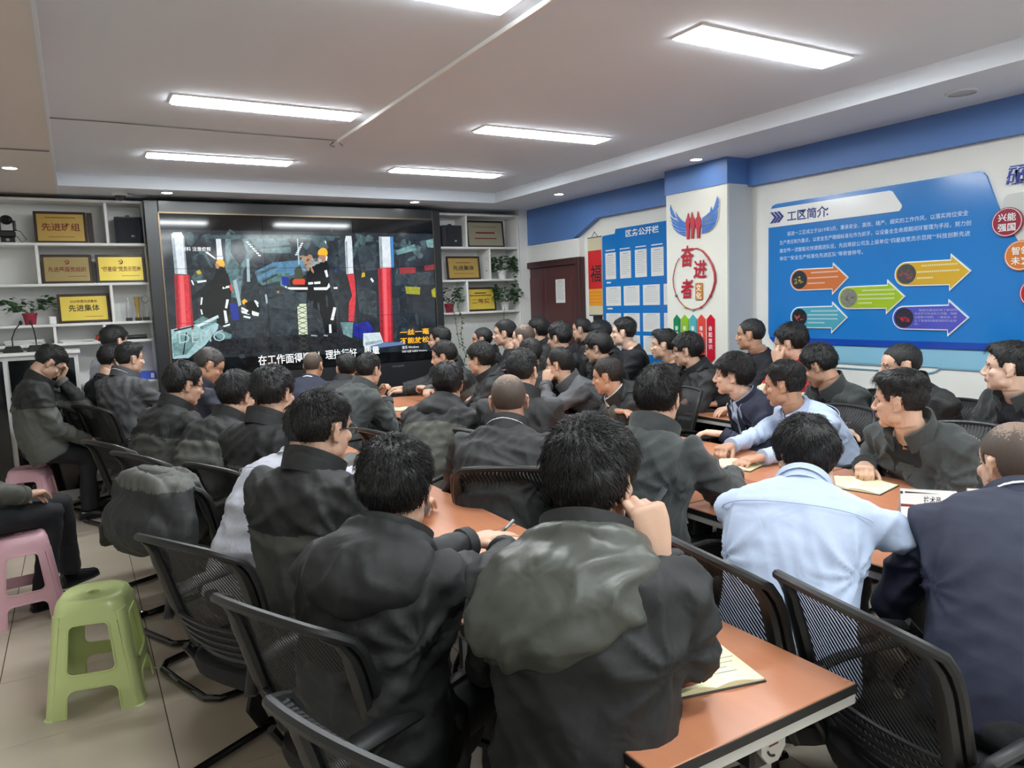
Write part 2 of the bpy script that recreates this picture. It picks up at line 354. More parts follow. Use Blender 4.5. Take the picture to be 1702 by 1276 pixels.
def rrect(u0, v0, u1, v1, r, n=5):
    pts = []
    for cx, cy, a0 in ((u1-r, v1-r, 0), (u0+r, v1-r, 90), (u0+r, v0+r, 180), (u1-r, v0+r, 270)):
        for i in range(n+1):
            a = rad(a0+90*i/n); pts.append((cx+r*math.cos(a), cy+r*math.sin(a)))
    return pts
def circ(u, v, r, n=28): return [(u+r*math.cos(2*PI*i/n), v+r*math.sin(2*PI*i/n)) for i in range(n)]
def offset_poly(pts, k):
    c = np.mean(pts, 0); return [tuple(c+(np.array(p)-c)*k) for p in pts]
SCREEN=[
 ('c_dark',[(0.766, 2.366), (3.554, 2.364), (3.52, 1.055), (0.767, 1.154)]),
 ('c_rock',[(0.988, 2.327), (2.37, 2.347), (2.444, 1.977), (2.371, 1.129), (1.351, 1.159), (1.038, 1.499), (1.025, 1.973)]),
 ('c_haze',[(1.334, 2.323), (1.541, 2.326), (1.598, 2.147), (1.481, 1.986), (1.425, 1.699), (1.291, 1.739)]),
 ('c_haze',[(1.539, 2.308), (1.933, 2.313), (1.958, 2.148), (1.668, 2.147)]),
 ('c_blue',[(1.585, 1.967), (1.769, 2.056), (2.085, 2.083), (2.095, 1.961), (1.794, 1.891), (1.612, 1.858)]),
 ('c_teal',[(1.614, 1.876), (1.817, 1.964), (1.926, 1.945), (1.904, 1.889), (1.646, 1.83)]),
 ('c_teal',[(1.815, 1.928), (1.904, 1.889), (1.874, 1.723), (1.831, 1.761)]),
 ('c_blued',[(1.842, 1.918), (1.914, 1.908), (1.899, 1.815), (1.845, 1.835)]),
 ('c_white',[(0.853, 2.33), (0.948, 2.331), (0.962, 2.297), (0.962, 1.948), (0.855, 1.954), (0.855, 2.296)]),
 ('c_whiteh',[(0.869, 2.34), (0.946, 2.342), (0.948, 2.307), (0.87, 2.306)]),
 ('c_red',[(0.849, 1.944), (0.984, 1.942), (0.98, 1.428), (0.831, 1.435)]),
 ('c_redh',[(0.894, 1.943), (0.929, 1.943), (0.915, 1.431), (0.876, 1.433)]),
 ('c_white',[(1.244, 2.287), (1.29, 2.287), (1.294, 2.12), (1.243, 2.12)]),
 ('c_white',[(1.243, 2.115), (1.299, 2.115), (1.296, 2.085), (1.236, 2.085)]),
 ('c_teal',[(1.326, 1.978), (1.412, 1.987), (1.376, 1.737), (1.325, 1.738)]),
 ('c_whited',[(1.515, 2.093), (1.541, 2.093), (1.534, 1.868), (1.504, 1.869)]),
 ('c_whited',[(1.37, 1.88), (1.405, 1.897), (1.435, 1.645), (1.406, 1.628)]),
 ('c_tealb',[(0.781, 1.433), (0.978, 1.467), (1.227, 1.571), (1.199, 1.421), (1.07, 1.267), (0.912, 1.153), (0.775, 1.157)]),
 ('c_tealc',[(0.98, 1.493), (1.11, 1.576), (1.227, 1.571), (1.214, 1.509), (1.035, 1.464)]),
 ('c_tealc',[(1.162, 1.378), (1.231, 1.401), (1.322, 1.36), (1.31, 1.31), (1.192, 1.323)]),
 ('c_black',[(1.242, 1.988), (1.332, 1.952), (1.356, 1.809), (1.323, 1.595), (1.267, 1.426), (1.219, 1.456), (1.043, 1.57), (1.073, 1.745), (1.114, 1.849), (1.185, 1.901)]),
 ('c_yellow',[(1.235, 2.073), (1.27, 2.089), (1.302, 2.067), (1.307, 2.023), (1.285, 2.005), (1.246, 2.041)]),
 ('c_skin',[(1.227, 2.059), (1.249, 2.045), (1.261, 2.014), (1.235, 2.006)]),
 ('c_refl',[(1.256, 1.953), (1.276, 1.952), (1.272, 1.903), (1.252, 1.903)]),
 ('c_refl',[(1.137, 1.819), (1.24, 1.847), (1.264, 1.882), (1.25, 1.829), (1.147, 1.801)]),
 ('c_refl',[(0.988, 1.738), (1.11, 1.797), (1.117, 1.77), (0.997, 1.717)]),
 ('c_refl',[(0.99, 1.895), (1.006, 1.89), (1.018, 1.842), (1.003, 1.851)]),
 ('c_refl',[(1.043, 1.886), (1.126, 1.893), (1.13, 1.877), (1.05, 1.864)]),
 ('c_refl',[(1.272, 1.825), (1.341, 1.836), (1.344, 1.816), (1.27, 1.802)]),
 ('c_redo',[(1.329, 1.836), (1.353, 1.845), (1.365, 1.773), (1.345, 1.782)]),
 ('c_refl',[(1.297, 1.703), (1.322, 1.699), (1.298, 1.614), (1.278, 1.618)]),
 ('c_refl',[(1.263, 1.597), (1.288, 1.592), (1.297, 1.479), (1.27, 1.468)]),
 ('c_refl',[(1.243, 1.445), (1.313, 1.466), (1.313, 1.448), (1.259, 1.434)]),
 ('c_refl',[(1.069, 1.727), (1.084, 1.727), (1.07, 1.657), (1.057, 1.657)]),
 ('c_refl',[(1.053, 1.613), (1.066, 1.613), (1.073, 1.565), (1.059, 1.562)]),
 ('c_yellow',[(1.441, 1.681), (1.469, 1.703), (1.494, 1.679), (1.484, 1.647), (1.448, 1.648)]),
 ('c_refl',[(1.546, 1.677), (1.573, 1.686), (1.601, 1.658), (1.587, 1.636)]),
 ('c_refl',[(1.426, 1.591), (1.512, 1.569), (1.501, 1.543), (1.433, 1.563)]),
 ('c_refl',[(1.521, 1.569), (1.6, 1.566), (1.588, 1.526), (1.536, 1.536)]),
 ('c_yellowd',[(1.042, 1.976), (1.076, 1.99), (1.093, 1.955), (1.056, 1.945)]),
 ('c_black',[(2.118, 2.017), (2.253, 2.044), (2.327, 1.978), (2.334, 1.787), (2.38, 1.594), (2.374, 1.188), (2.275, 1.184), (2.219, 1.523), (2.112, 1.641), (2.084, 1.793)]),
 ('c_black',[(1.896, 1.778), (2.127, 1.867), (2.093, 1.642), (1.924, 1.647)]),
 ('c_smoke',[(2.105, 2.111), (2.186, 2.185), (2.26, 2.148), (2.272, 2.035), (2.193, 1.998), (2.118, 2.017)]),
 ('c_yellow',[(2.228, 2.157), (2.26, 2.199), (2.312, 2.201), (2.328, 2.158), (2.322, 2.12), (2.23, 2.129)]),
 ('c_skin',[(2.229, 2.11), (2.307, 2.12), (2.313, 2.063), (2.252, 2.026), (2.216, 2.063)]),
 ('c_refl',[(2.287, 1.969), (2.317, 1.978), (2.322, 1.911), (2.302, 1.898)]),
 ('c_refl',[(2.107, 1.852), (2.232, 1.86), (2.234, 1.833), (2.109, 1.826)]),
 ('c_refl',[(2.161, 1.8), (2.306, 1.803), (2.324, 1.848), (2.331, 1.797), (2.294, 1.769), (2.163, 1.772)]),
 ('c_refl',[(1.894, 1.806), (2.1, 1.802), (2.098, 1.777), (1.896, 1.782)]),
 ('c_refl',[(2.357, 1.591), (2.386, 1.582), (2.348, 1.451), (2.317, 1.458)]),
 ('c_refl',[(2.296, 1.409), (2.32, 1.413), (2.32, 1.327), (2.356, 1.218), (2.332, 1.206), (2.294, 1.318)]),
 ('c_refl',[(2.3, 1.192), (2.385, 1.203), (2.386, 1.187), (2.314, 1.176)]),
 ('c_refl',[(1.871, 1.816), (1.886, 1.819), (1.896, 1.639), (1.877, 1.636)]),
 ('c_refl',[(2.37, 1.796), (2.413, 1.799), (2.412, 1.778), (2.373, 1.779)]),
 ('c_greend',[(1.975, 1.981), (2.034, 2.027), (2.065, 1.924), (2.043, 1.878), (1.974, 1.879)]),
 ('c_redo',[(1.949, 1.874), (2.08, 1.877), (2.072, 1.84), (1.952, 1.838)]),
 ('c_whited',[(2.023, 2.329), (2.034, 2.329), (2.035, 2.036), (2.018, 2.033)]),
 ('c_lattice',[(1.98, 1.645), (2.074, 1.642), (2.064, 1.153), (1.975, 1.151)]),
 ('c_white',[(2.284, 2.276), (2.323, 2.276), (2.322, 2.205), (2.283, 2.201)]),
 ('c_beam',[(1.15, 2.317), (1.934, 2.335), (2.427, 2.323), (2.404, 2.277), (1.969, 2.295), (1.164, 2.282)]),
 ('c_mid',[(1.382, 2.279), (1.486, 2.289), (1.528, 2.147), (1.449, 2.022), (1.372, 2.147)]),
 ('c_mid',[(1.608, 1.803), (1.79, 1.836), (2.079, 1.718), (1.956, 1.571), (1.631, 1.62)]),
 ('c_mid',[(2.444, 2.281), (2.524, 2.301), (2.512, 1.957), (2.444, 1.977)]),
 ('c_beam',[(1.583, 1.949), (1.804, 2.029), (1.812, 2.01), (1.599, 1.921)]),
 ('c_beam',[(1.531, 2.201), (1.964, 2.231), (1.967, 2.212), (1.539, 2.179)]),
 ('c_beam',[(2.157, 2.316), (2.272, 2.325), (2.341, 2.205), (2.31, 2.167), (2.208, 2.223)]),
 ('c_mid',[(2.638, 2.206), (2.866, 2.247), (2.86, 1.973), (2.684, 1.955)]),
 ('c_mid',[(3.058, 1.931), (3.521, 1.946), (3.536, 1.802), (3.061, 1.801)]),
 ('c_mid',[(2.615, 1.82), (2.836, 1.737), (2.83, 1.459), (2.637, 1.526)]),
 ('c_shade',[(0.851, 2.291), (0.878, 2.291), (0.882, 1.954), (0.856, 1.954)]),
 ('c_shade',[(0.953, 2.292), (0.963, 2.292), (0.963, 1.951), (0.946, 1.951)]),
 ('c_redk',[(0.85, 1.94), (0.877, 1.94), (0.86, 1.434), (0.833, 1.435)]),
 ('c_redk',[(0.971, 1.939), (0.984, 1.939), (0.98, 1.428), (0.96, 1.429)]),
 ('c_tealc',[(0.782, 1.337), (0.93, 1.381), (1.026, 1.341), (0.899, 1.189), (0.785, 1.179)]),
 ('c_white2',[(1.002, 1.462), (1.209, 1.554), (1.215, 1.527), (1.033, 1.438)]),
 ('c_white',[(2.536, 2.328), (2.596, 2.329), (2.599, 2.279), (2.595, 1.936), (2.517, 1.932), (2.522, 2.273)]),
 ('c_red',[(2.525, 1.928), (2.601, 1.931), (2.609, 1.723), (2.57, 1.431), (2.51, 1.434), (2.526, 1.628), (2.567, 1.704)]),
 ('c_white',[(2.902, 2.325), (3.028, 2.327), (3.023, 1.995), (2.897, 1.992)]),
 ('c_blueh',[(3.028, 2.327), (3.064, 2.327), (3.057, 1.995), (3.023, 1.995)]),
 ('c_red',[(2.871, 1.986), (3.023, 1.991), (2.999, 1.19), (2.856, 1.188)]),
 ('c_shade',[(2.904, 2.321), (2.933, 2.321), (2.928, 1.996), (2.899, 1.994)]),
 ('c_redk',[(2.873, 1.982), (2.909, 1.984), (2.892, 1.19), (2.858, 1.19)]),
 ('c_redk',[(3.008, 1.987), (3.023, 1.987), (2.999, 1.194), (2.98, 1.193)]),
 ('c_shade',[(2.528, 2.271), (2.546, 2.271), (2.537, 1.937), (2.519, 1.935)]),
 ('c_redh',[(2.924, 1.986), (2.966, 1.987), (2.941, 1.189), (2.905, 1.19)]),
 ('c_yellowd',[(2.687, 1.935), (2.704, 1.951), (2.723, 1.935), (2.721, 1.9), (2.68, 1.893)]),
 ('c_refl',[(2.793, 1.891), (2.818, 1.855), (2.804, 1.836), (2.777, 1.872)]),
 ('c_tealc',[(3.083, 2.179), (3.314, 2.25), (3.333, 2.186), (3.102, 2.129)]),
 ('c_tealc',[(3.449, 2.291), (3.544, 2.313), (3.539, 2.211), (3.467, 2.215)]),
 ('c_redd',[(3.115, 1.994), (3.311, 1.998), (3.308, 1.932), (3.118, 1.926)]),
 ('c_redd',[(3.412, 2.008), (3.536, 2.027), (3.54, 1.97), (3.42, 1.957)]),
 ('c_olive',[(3.175, 1.789), (3.355, 1.775), (3.346, 1.694), (3.184, 1.708)]),
 ('c_olive',[(3.487, 1.741), (3.539, 1.771), (3.539, 1.653), (3.495, 1.669)]),
 ('c_bluer',[(2.569, 1.402), (2.724, 1.424), (2.81, 1.301), (2.681, 1.229), (2.551, 1.275)]),
 ('c_tealc',[(2.419, 1.428), (2.56, 1.422), (2.539, 1.256), (2.458, 1.241)]),
 ('c_white2',[(2.664, 1.299), (2.852, 1.299), (2.887, 1.187), (2.675, 1.14), (2.657, 1.17)]),
 ('c_blueh2',[(2.887, 1.187), (3.145, 1.177), (3.144, 1.151), (2.695, 1.124), (2.686, 1.139)]),
 ('c_dot',[(2.395, 1.977), (2.411, 1.985), (2.413, 1.954), (2.395, 1.95)]),
 ('c_floor',[(1.191, 1.314), (2.403, 1.322), (2.658, 1.19), (2.655, 1.141), (1.351, 1.159), (1.013, 1.182)]),
 ('c_tealc',[(0.826, 1.387), (0.891, 1.401), (0.859, 1.192), (0.814, 1.178)]),
 ('c_black',[(0.907, 1.4), (0.919, 1.403), (0.875, 1.191), (0.863, 1.185)]),
 ('c_tealc',[(1.034, 1.447), (1.189, 1.511), (1.195, 1.484), (1.048, 1.419)]),
 ('c_black',[(0.805, 1.426), (0.986, 1.463), (0.988, 1.449), (0.807, 1.411)]),
 ('c_shade',[(1.171, 1.392), (1.241, 1.41), (1.245, 1.397), (1.179, 1.377)]),
 ('c_whited',[(0.783, 1.153), (0.913, 1.162), (0.912, 1.188), (0.798, 1.182)]),
 ('c_black',[(1.235, 2.015), (1.286, 2.02), (1.317, 1.979), (1.328, 1.898), (1.296, 1.81), (1.248, 1.847), (1.212, 1.927)]),
 ('c_black',[(1.114, 1.84), (1.235, 1.9), (1.255, 1.829), (1.142, 1.778), (0.991, 1.695), (0.983, 1.738)]),
 ('c_skin',[(1.219, 2.045), (1.243, 2.052), (1.258, 2.023), (1.249, 1.995), (1.226, 1.999)]),
 ('c_yellow',[(1.226, 2.052), (1.238, 2.076), (1.263, 2.09), (1.29, 2.087), (1.305, 2.065), (1.31, 2.037), (1.295, 2.016), (1.275, 2.027), (1.253, 2.048)]),
 ('c_whiteh',[(1.138, 2.155), (1.158, 2.164), (1.23, 2.097), (1.223, 2.09)]),
 ('c_blued',[(1.323, 1.666), (1.395, 1.646), (1.402, 1.501), (1.341, 1.495)]),
 ('c_mid',[(1.639, 1.729), (1.748, 1.754), (1.775, 1.615), (1.664, 1.582)]),
 ('c_whited',[(1.666, 1.738), (1.684, 1.743), (1.691, 1.655), (1.672, 1.648)]),
 ('c_skin',[(1.786, 1.772), (1.808, 1.775), (1.81, 1.751), (1.788, 1.748)]),
 ('c_black',[(1.466, 1.662), (1.547, 1.687), (1.613, 1.621), (1.599, 1.548), (1.484, 1.552)]),
 ('c_refl',[(1.557, 1.681), (1.571, 1.684), (1.599, 1.625), (1.588, 1.614)]),
 ('c_refl',[(1.434, 1.623), (1.497, 1.588), (1.489, 1.57), (1.429, 1.602)]),
 ('c_refl',[(1.531, 1.583), (1.598, 1.557), (1.585, 1.526), (1.526, 1.551)]),
 ('c_refl',[(1.448, 1.539), (1.514, 1.522), (1.505, 1.504), (1.444, 1.521)]),
 ('c_black',[(2.245, 2.069), (2.314, 2.076), (2.338, 1.997), (2.323, 1.921), (2.218, 1.941)]),
 ('c_skin',[(2.235, 2.12), (2.263, 2.133), (2.307, 2.125), (2.314, 2.088), (2.289, 2.054), (2.245, 2.058), (2.229, 2.088)]),
 ('c_whited',[(2.226, 2.095), (2.26, 2.088), (2.262, 2.058), (2.235, 2.054)]),
 ('c_yellow',[(2.225, 2.14), (2.235, 2.174), (2.256, 2.195), (2.283, 2.205), (2.31, 2.199), (2.328, 2.175), (2.331, 2.141), (2.316, 2.118), (2.271, 2.137)]),
 ('c_refl',[(2.309, 2.12), (2.328, 2.114), (2.317, 2.069), (2.304, 2.073)]),
 ('c_black',[(2.09, 1.886), (2.245, 1.912), (2.339, 1.863), (2.312, 1.75), (2.119, 1.745)]),
 ('c_refl',[(2.107, 1.852), (2.157, 1.855), (2.159, 1.833), (2.109, 1.828)]),
 ('c_refl',[(2.168, 1.855), (2.234, 1.86), (2.234, 1.835), (2.17, 1.832)]),
 ('c_refl',[(2.161, 1.799), (2.3, 1.799), (2.324, 1.845), (2.335, 1.802), (2.298, 1.769), (2.163, 1.772)]),
 ('c_refl',[(2.283, 1.969), (2.311, 1.978), (2.322, 1.909), (2.302, 1.898)]),
 ('c_mid',[(2.123, 1.66), (2.148, 1.663), (2.126, 1.508), (2.107, 1.513)]),
 ('c_mid',[(2.188, 1.639), (2.208, 1.642), (2.21, 1.524), (2.192, 1.521)]),
 ('c_mid',[(2.28, 1.712), (2.302, 1.712), (2.302, 1.597), (2.283, 1.597)]),
 ('c_redo',[(1.963, 1.888), (2.072, 1.89), (2.072, 1.83), (1.959, 1.833)]),
 ('c_mid',[(1.959, 1.749), (2.091, 1.755), (2.073, 1.633), (1.965, 1.637)]),
 ('c_greend',[(1.989, 2.003), (2.039, 2.025), (2.066, 1.92), (2.049, 1.887), (1.978, 1.888)]),
 ('c_shade',[(2.1, 1.315), (2.166, 1.304), (2.166, 1.292), (2.101, 1.3)]),
 ('c_shade',[(2.235, 1.308), (2.279, 1.298), (2.276, 1.286), (2.236, 1.292)]),
 ('c_mid',[(1.649, 1.875), (1.798, 1.946), (1.804, 1.931), (1.656, 1.853)]),
 ('c_white2',[(2.672, 1.249), (2.861, 1.268), (2.87, 1.248), (2.676, 1.225)]),
 ('c_shade',[(2.679, 1.199), (2.868, 1.218), (2.877, 1.193), (2.683, 1.165)]),
 ('c_greend',[(1.982, 1.623), (2.077, 1.578), (2.077, 1.572), (1.982, 1.615)]),
 ('c_greend',[(1.98, 1.582), (2.08, 1.62), (2.08, 1.614), (1.979, 1.574)]),
 ('c_greend',[(1.981, 1.57), (2.076, 1.525), (2.075, 1.52), (1.981, 1.563)]),
 ('c_greend',[(1.978, 1.529), (2.079, 1.567), (2.078, 1.561), (1.978, 1.522)]),
 ('c_greend',[(1.98, 1.518), (2.074, 1.472), (2.074, 1.467), (1.98, 1.51)]),
 ('c_greend',[(1.977, 1.476), (2.077, 1.514), (2.077, 1.508), (1.977, 1.469)]),
 ('c_greend',[(1.979, 1.465), (2.072, 1.419), (2.072, 1.414), (1.978, 1.458)]),
 ('c_greend',[(1.976, 1.424), (2.075, 1.461), (2.075, 1.455), (1.976, 1.416)]),
 ('c_greend',[(1.978, 1.412), (2.071, 1.366), (2.07, 1.36), (1.977, 1.405)]),
 ('c_greend',[(1.975, 1.371), (2.074, 1.408), (2.073, 1.402), (1.975, 1.363)]),
 ('c_greend',[(1.977, 1.36), (2.069, 1.313), (2.069, 1.307), (1.976, 1.352)]),
 ('c_greend',[(1.974, 1.318), (2.072, 1.355), (2.072, 1.349), (1.973, 1.311)]),
 ('c_greend',[(1.976, 1.307), (2.068, 1.26), (2.067, 1.254), (1.975, 1.299)]),
 ('c_greend',[(1.973, 1.265), (2.07, 1.301), (2.07, 1.296), (1.972, 1.258)]),
 ('c_greend',[(1.974, 1.254), (2.066, 1.206), (2.066, 1.201), (1.974, 1.246)]),
 ('c_greend',[(1.972, 1.212), (2.069, 1.248), (2.068, 1.243), (1.971, 1.205)]),
 ('c_greend',[(1.973, 1.201), (2.064, 1.153), (2.064, 1.147), (1.973, 1.193)]),
 ('c_greend',[(1.971, 1.159), (2.067, 1.195), (2.067, 1.189), (1.97, 1.152)]),
 ('c_refl',[(1.519, 2.263), (1.546, 2.26), (1.549, 2.247), (1.523, 2.249)]),
 ('c_refl',[(1.536, 2.242), (1.564, 2.238), (1.566, 2.226), (1.54, 2.228)]),
 ('c_refl',[(1.554, 2.221), (1.582, 2.217), (1.584, 2.205), (1.558, 2.206)]),
 ('c_refl',[(1.572, 2.199), (1.599, 2.196), (1.602, 2.183), (1.576, 2.185)]),
 ('c_refl',[(1.589, 2.178), (1.617, 2.174), (1.62, 2.162), (1.594, 2.163)]),
 ('c_refl',[(1.607, 2.156), (1.635, 2.153), (1.638, 2.14), (1.611, 2.142)]),
 ('c_refl',[(1.625, 2.135), (1.653, 2.131), (1.656, 2.118), (1.629, 2.12)]),
 ('c_refl',[(2.058, 2.25), (2.085, 2.254), (2.082, 2.241), (2.056, 2.239)]),
 ('c_refl',[(2.048, 2.231), (2.074, 2.235), (2.071, 2.222), (2.045, 2.22)]),
 ('c_refl',[(2.037, 2.213), (2.064, 2.216), (2.061, 2.203), (2.035, 2.201)]),
 ('c_refl',[(2.027, 2.194), (2.053, 2.198), (2.05, 2.185), (2.024, 2.183)]),
 ('c_refl',[(2.016, 2.175), (2.042, 2.179), (2.04, 2.166), (2.013, 2.164)]),
 ('c_refl',[(2.005, 2.157), (2.032, 2.161), (2.029, 2.148), (2.003, 2.146)]),
 ('c_refl',[(1.995, 2.138), (2.021, 2.142), (2.018, 2.129), (1.992, 2.127)]),
]
WING=[[(5.047, 2.384), (5.018, 2.328), (4.989, 2.28), (4.97, 2.255), (5.009, 2.264), (5.041, 2.295), (5.054, 2.342)], [(4.979, 2.313), (4.95, 2.271), (4.905, 2.23), (4.861, 2.207), (4.857, 2.189), (4.918, 2.209), (4.963, 2.245)], [(5.051, 2.282), (5.009, 2.253), (4.944, 2.225), (4.861, 2.185), (4.857, 2.171), (4.957, 2.204), (5.029, 2.244)], [(5.042, 2.245), (4.983, 2.211), (4.919, 2.191), (4.857, 2.169), (4.858, 2.154), (4.945, 2.176), (5.016, 2.21)], [(5.036, 2.213), (4.971, 2.179), (4.858, 2.149), (4.858, 2.131), (4.932, 2.143), (5.01, 2.178)], [(5.017, 2.174), (4.945, 2.14), (4.858, 2.127), (4.858, 2.109), (4.92, 2.12), (4.984, 2.148)], [(4.984, 2.144), (4.92, 2.115), (4.858, 2.105), (4.856, 2.089), (4.901, 2.1), (4.952, 2.123)], [(4.491, 2.38), (4.473, 2.354), (4.471, 2.324), (4.497, 2.29), (4.538, 2.27), (4.524, 2.302), (4.503, 2.345)], [(4.561, 2.307), (4.573, 2.266), (4.62, 2.241), (4.663, 2.225), (4.663, 2.212), (4.609, 2.231), (4.538, 2.244), (4.497, 2.269), (4.478, 2.292), (4.474, 2.308), (4.538, 2.27)], [(4.48, 2.275), (4.486, 2.247), (4.538, 2.228), (4.609, 2.214), (4.663, 2.194), (4.666, 2.208), (4.609, 2.223), (4.532, 2.24)], [(4.483, 2.242), (4.492, 2.214), (4.538, 2.198), (4.609, 2.184), (4.665, 2.173), (4.665, 2.188), (4.597, 2.204)], [(4.486, 2.213), (4.498, 2.185), (4.539, 2.168), (4.609, 2.159), (4.666, 2.147), (4.666, 2.165), (4.586, 2.177)], [(4.504, 2.177), (4.521, 2.149), (4.574, 2.138), (4.666, 2.126), (4.666, 2.14), (4.586, 2.156)], [(4.527, 2.146), (4.551, 2.123), (4.61, 2.116), (4.666, 2.108), (4.666, 2.12), (4.598, 2.132)], [(4.562, 2.118), (4.598, 2.102), (4.666, 2.095), (4.67, 2.106)]]
FIGS=[[(4.833, 2.266), (4.821, 2.262), (4.818, 2.247), (4.806, 2.228), (4.804, 2.205), (4.814, 2.18), (4.815, 2.127), (4.821, 2.061), (4.844, 2.061), (4.847, 2.13), (4.852, 2.175), (4.857, 2.211), (4.846, 2.237), (4.839, 2.249)], [(4.788, 2.27), (4.775, 2.265), (4.774, 2.25), (4.756, 2.231), (4.748, 2.208), (4.745, 2.151), (4.757, 2.148), (4.766, 2.061), (4.791, 2.063), (4.79, 2.142), (4.797, 2.17), (4.804, 2.214), (4.797, 2.24), (4.788, 2.252)], [(4.717, 2.267), (4.702, 2.264), (4.7, 2.244), (4.681, 2.225), (4.669, 2.195), (4.672, 2.165), (4.686, 2.141), (4.695, 2.059), (4.721, 2.059), (4.723, 2.127), (4.735, 2.163), (4.742, 2.203), (4.734, 2.226), (4.717, 2.244)]]
RING=[(4.769, 1.977), (4.72, 1.974), (4.659, 1.947), (4.6, 1.891), (4.553, 1.827), (4.524, 1.757), (4.519, 1.688), (4.543, 1.619), (4.573, 1.568), (4.627, 1.508), (4.683, 1.473), (4.782, 1.452), (4.878, 1.476), (4.948, 1.531), (4.987, 1.578), (5.019, 1.653), (5.029, 1.727), (5.01, 1.8), (4.983, 1.862), (4.942, 1.907)]
# ------------------------------------------------------------------ the room shell
XW, YW, XL, YB = 4.95, 8.2, -1.9, -2.6       # right wall, front wall, left wall, wall behind the camera
ZC, ZS = 2.78, 2.68                          # ceiling tray, lowered soffit round it
def structure(name, g, mats, parent=None, **k):
    o = obj(name, g, mats, parent, **k)
    if parent is None: o['kind'] = 'structure'
    return o
def stuff(o): o['kind'] = 'stuff'; return o

fl = structure('floor', G().box(XL-.1, YB-.1, -.12, XW+.1, YW+.1, -.006), M_grout)
tile_me = mesh_from(G().box(-.2983, -.2983, -.006, .2983, .2983, 0, bev=.0015), 'floor_tile', sharp=35); tile_me.materials.append(M_tile)
tx = .18
i0 = int(math.floor((XL-tx)/.6)); j0 = int(math.floor((YB-3.21)/.6))
for i in range(i0, i0+13):
    for j in range(j0, j0+20):
        cx, cy = tx+.6*i+.3, 3.21+.6*j+.3
        if XL-.05 < cx-.3 and cx < XW+.3 and cy-.3 > YB-.7 and cy < YW+.3 and cy > -1.0:
            o = bpy.data.objects.new('tile', tile_me); COL.objects.link(o); o.location = (cx, cy, 0); o.parent = fl

ce = structure('ceiling', G().box(XL-.1, YB-.1, ZC, XW+.1, YW+.1, ZC+.1), M_ceil)
structure('soffit', G().box(XL, YB, ZS, -.035, YW, ZC), M_ceil_warm, ce)
structure('soffit', G().box(-.035, 7.29, ZS, 4.13, YW, ZC), M_ceil, ce)
structure('soffit', G().box(4.13, YB, ZS, XW, YW, ZC), M_ceil, ce)
structure('soffit', G().box(-.035, YB, ZS, 4.13, -2.0, ZC), M_ceil, ce)
for (a, b) in (((-.035, YB), (-.02, 7.29)), ((4.115, YB), (4.13, 7.29))):   # thin lip along the tray
    structure('tray_lip', G().box(a[0], a[1], ZS-.012, b[0], b[1], ZS+.02), M_ceil, ce)
structure('tray_lip', G().box(-.035, 7.275, ZS-.012, 4.13, 7.29, ZS+.02), M_ceil, ce)

structure('wall_front', G().box(XL-.1, YW, 0, XW+.1, YW+.1, ZC), M_white)
structure('wall_left', G().box(XL-.1, YB, 0, XL, YW, ZC), M_cream)
structure('wall_back', G().box(XL-.1, YB-.1, 0, XW+.1, YB, ZC), M_cream)
wr = structure('wall_right', G().box(XW, YB, 0, XW+.1, YW, ZC), M_cream)
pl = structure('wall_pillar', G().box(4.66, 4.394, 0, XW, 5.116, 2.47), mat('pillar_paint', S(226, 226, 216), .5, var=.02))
structure('pillar_side', G().box(4.672, 4.388, 0, XW, 4.394, 2.47), mat('pillar_side_grey', S(196, 202, 208), .5, var=.03), pl)  # near face in a cooler, darker tone than the front
# blue bulkhead along the top of the right wall
R = ('R', XW)
t1 = G(); flat(t1, R, [(8.085, 2.69), (8.085, 2.262), (6.889, 2.252), (6.44, 2.434), (5.116, 2.434), (5.116, 2.69)], -.02, .07)
structure('trim_1', t1, M_blue_band, recalc=True)
structure('trim_2', G().box(4.652, 4.386, 2.47, XW, 5.124, ZS), M_blue_band)
structure('trim_3', G().box(4.89, YB, 2.455, XW+.02, 4.386, ZS), M_blue_band)
# white return above the door and beside the shelves
structure('trim_4', G().box(4.87, 6.76, 2.045, XW, 8.2, 2.25, bev=.004), M_white)
structure('trim_5', G().box(4.765, 7.84, 0, XW, YW, ZS), M_white)
# rail and grey dado under the board
structure('trim_6', G().box(4.90, YB, .80, XW, 4.38, .845, bev=.004), mat('dark_rail', (.03, .03, .032), .4))
structure('trim_7', G().box(4.93, YB, 0, XW, 4.38, .80), mat('grey_dado', S(172, 176, 182), .5, var=.03))
structure('baseboard_left', G().box(XL, YB, 0, XL+.015, YW, .1), mat('dark_skirting', S(70, 64, 60), .5))

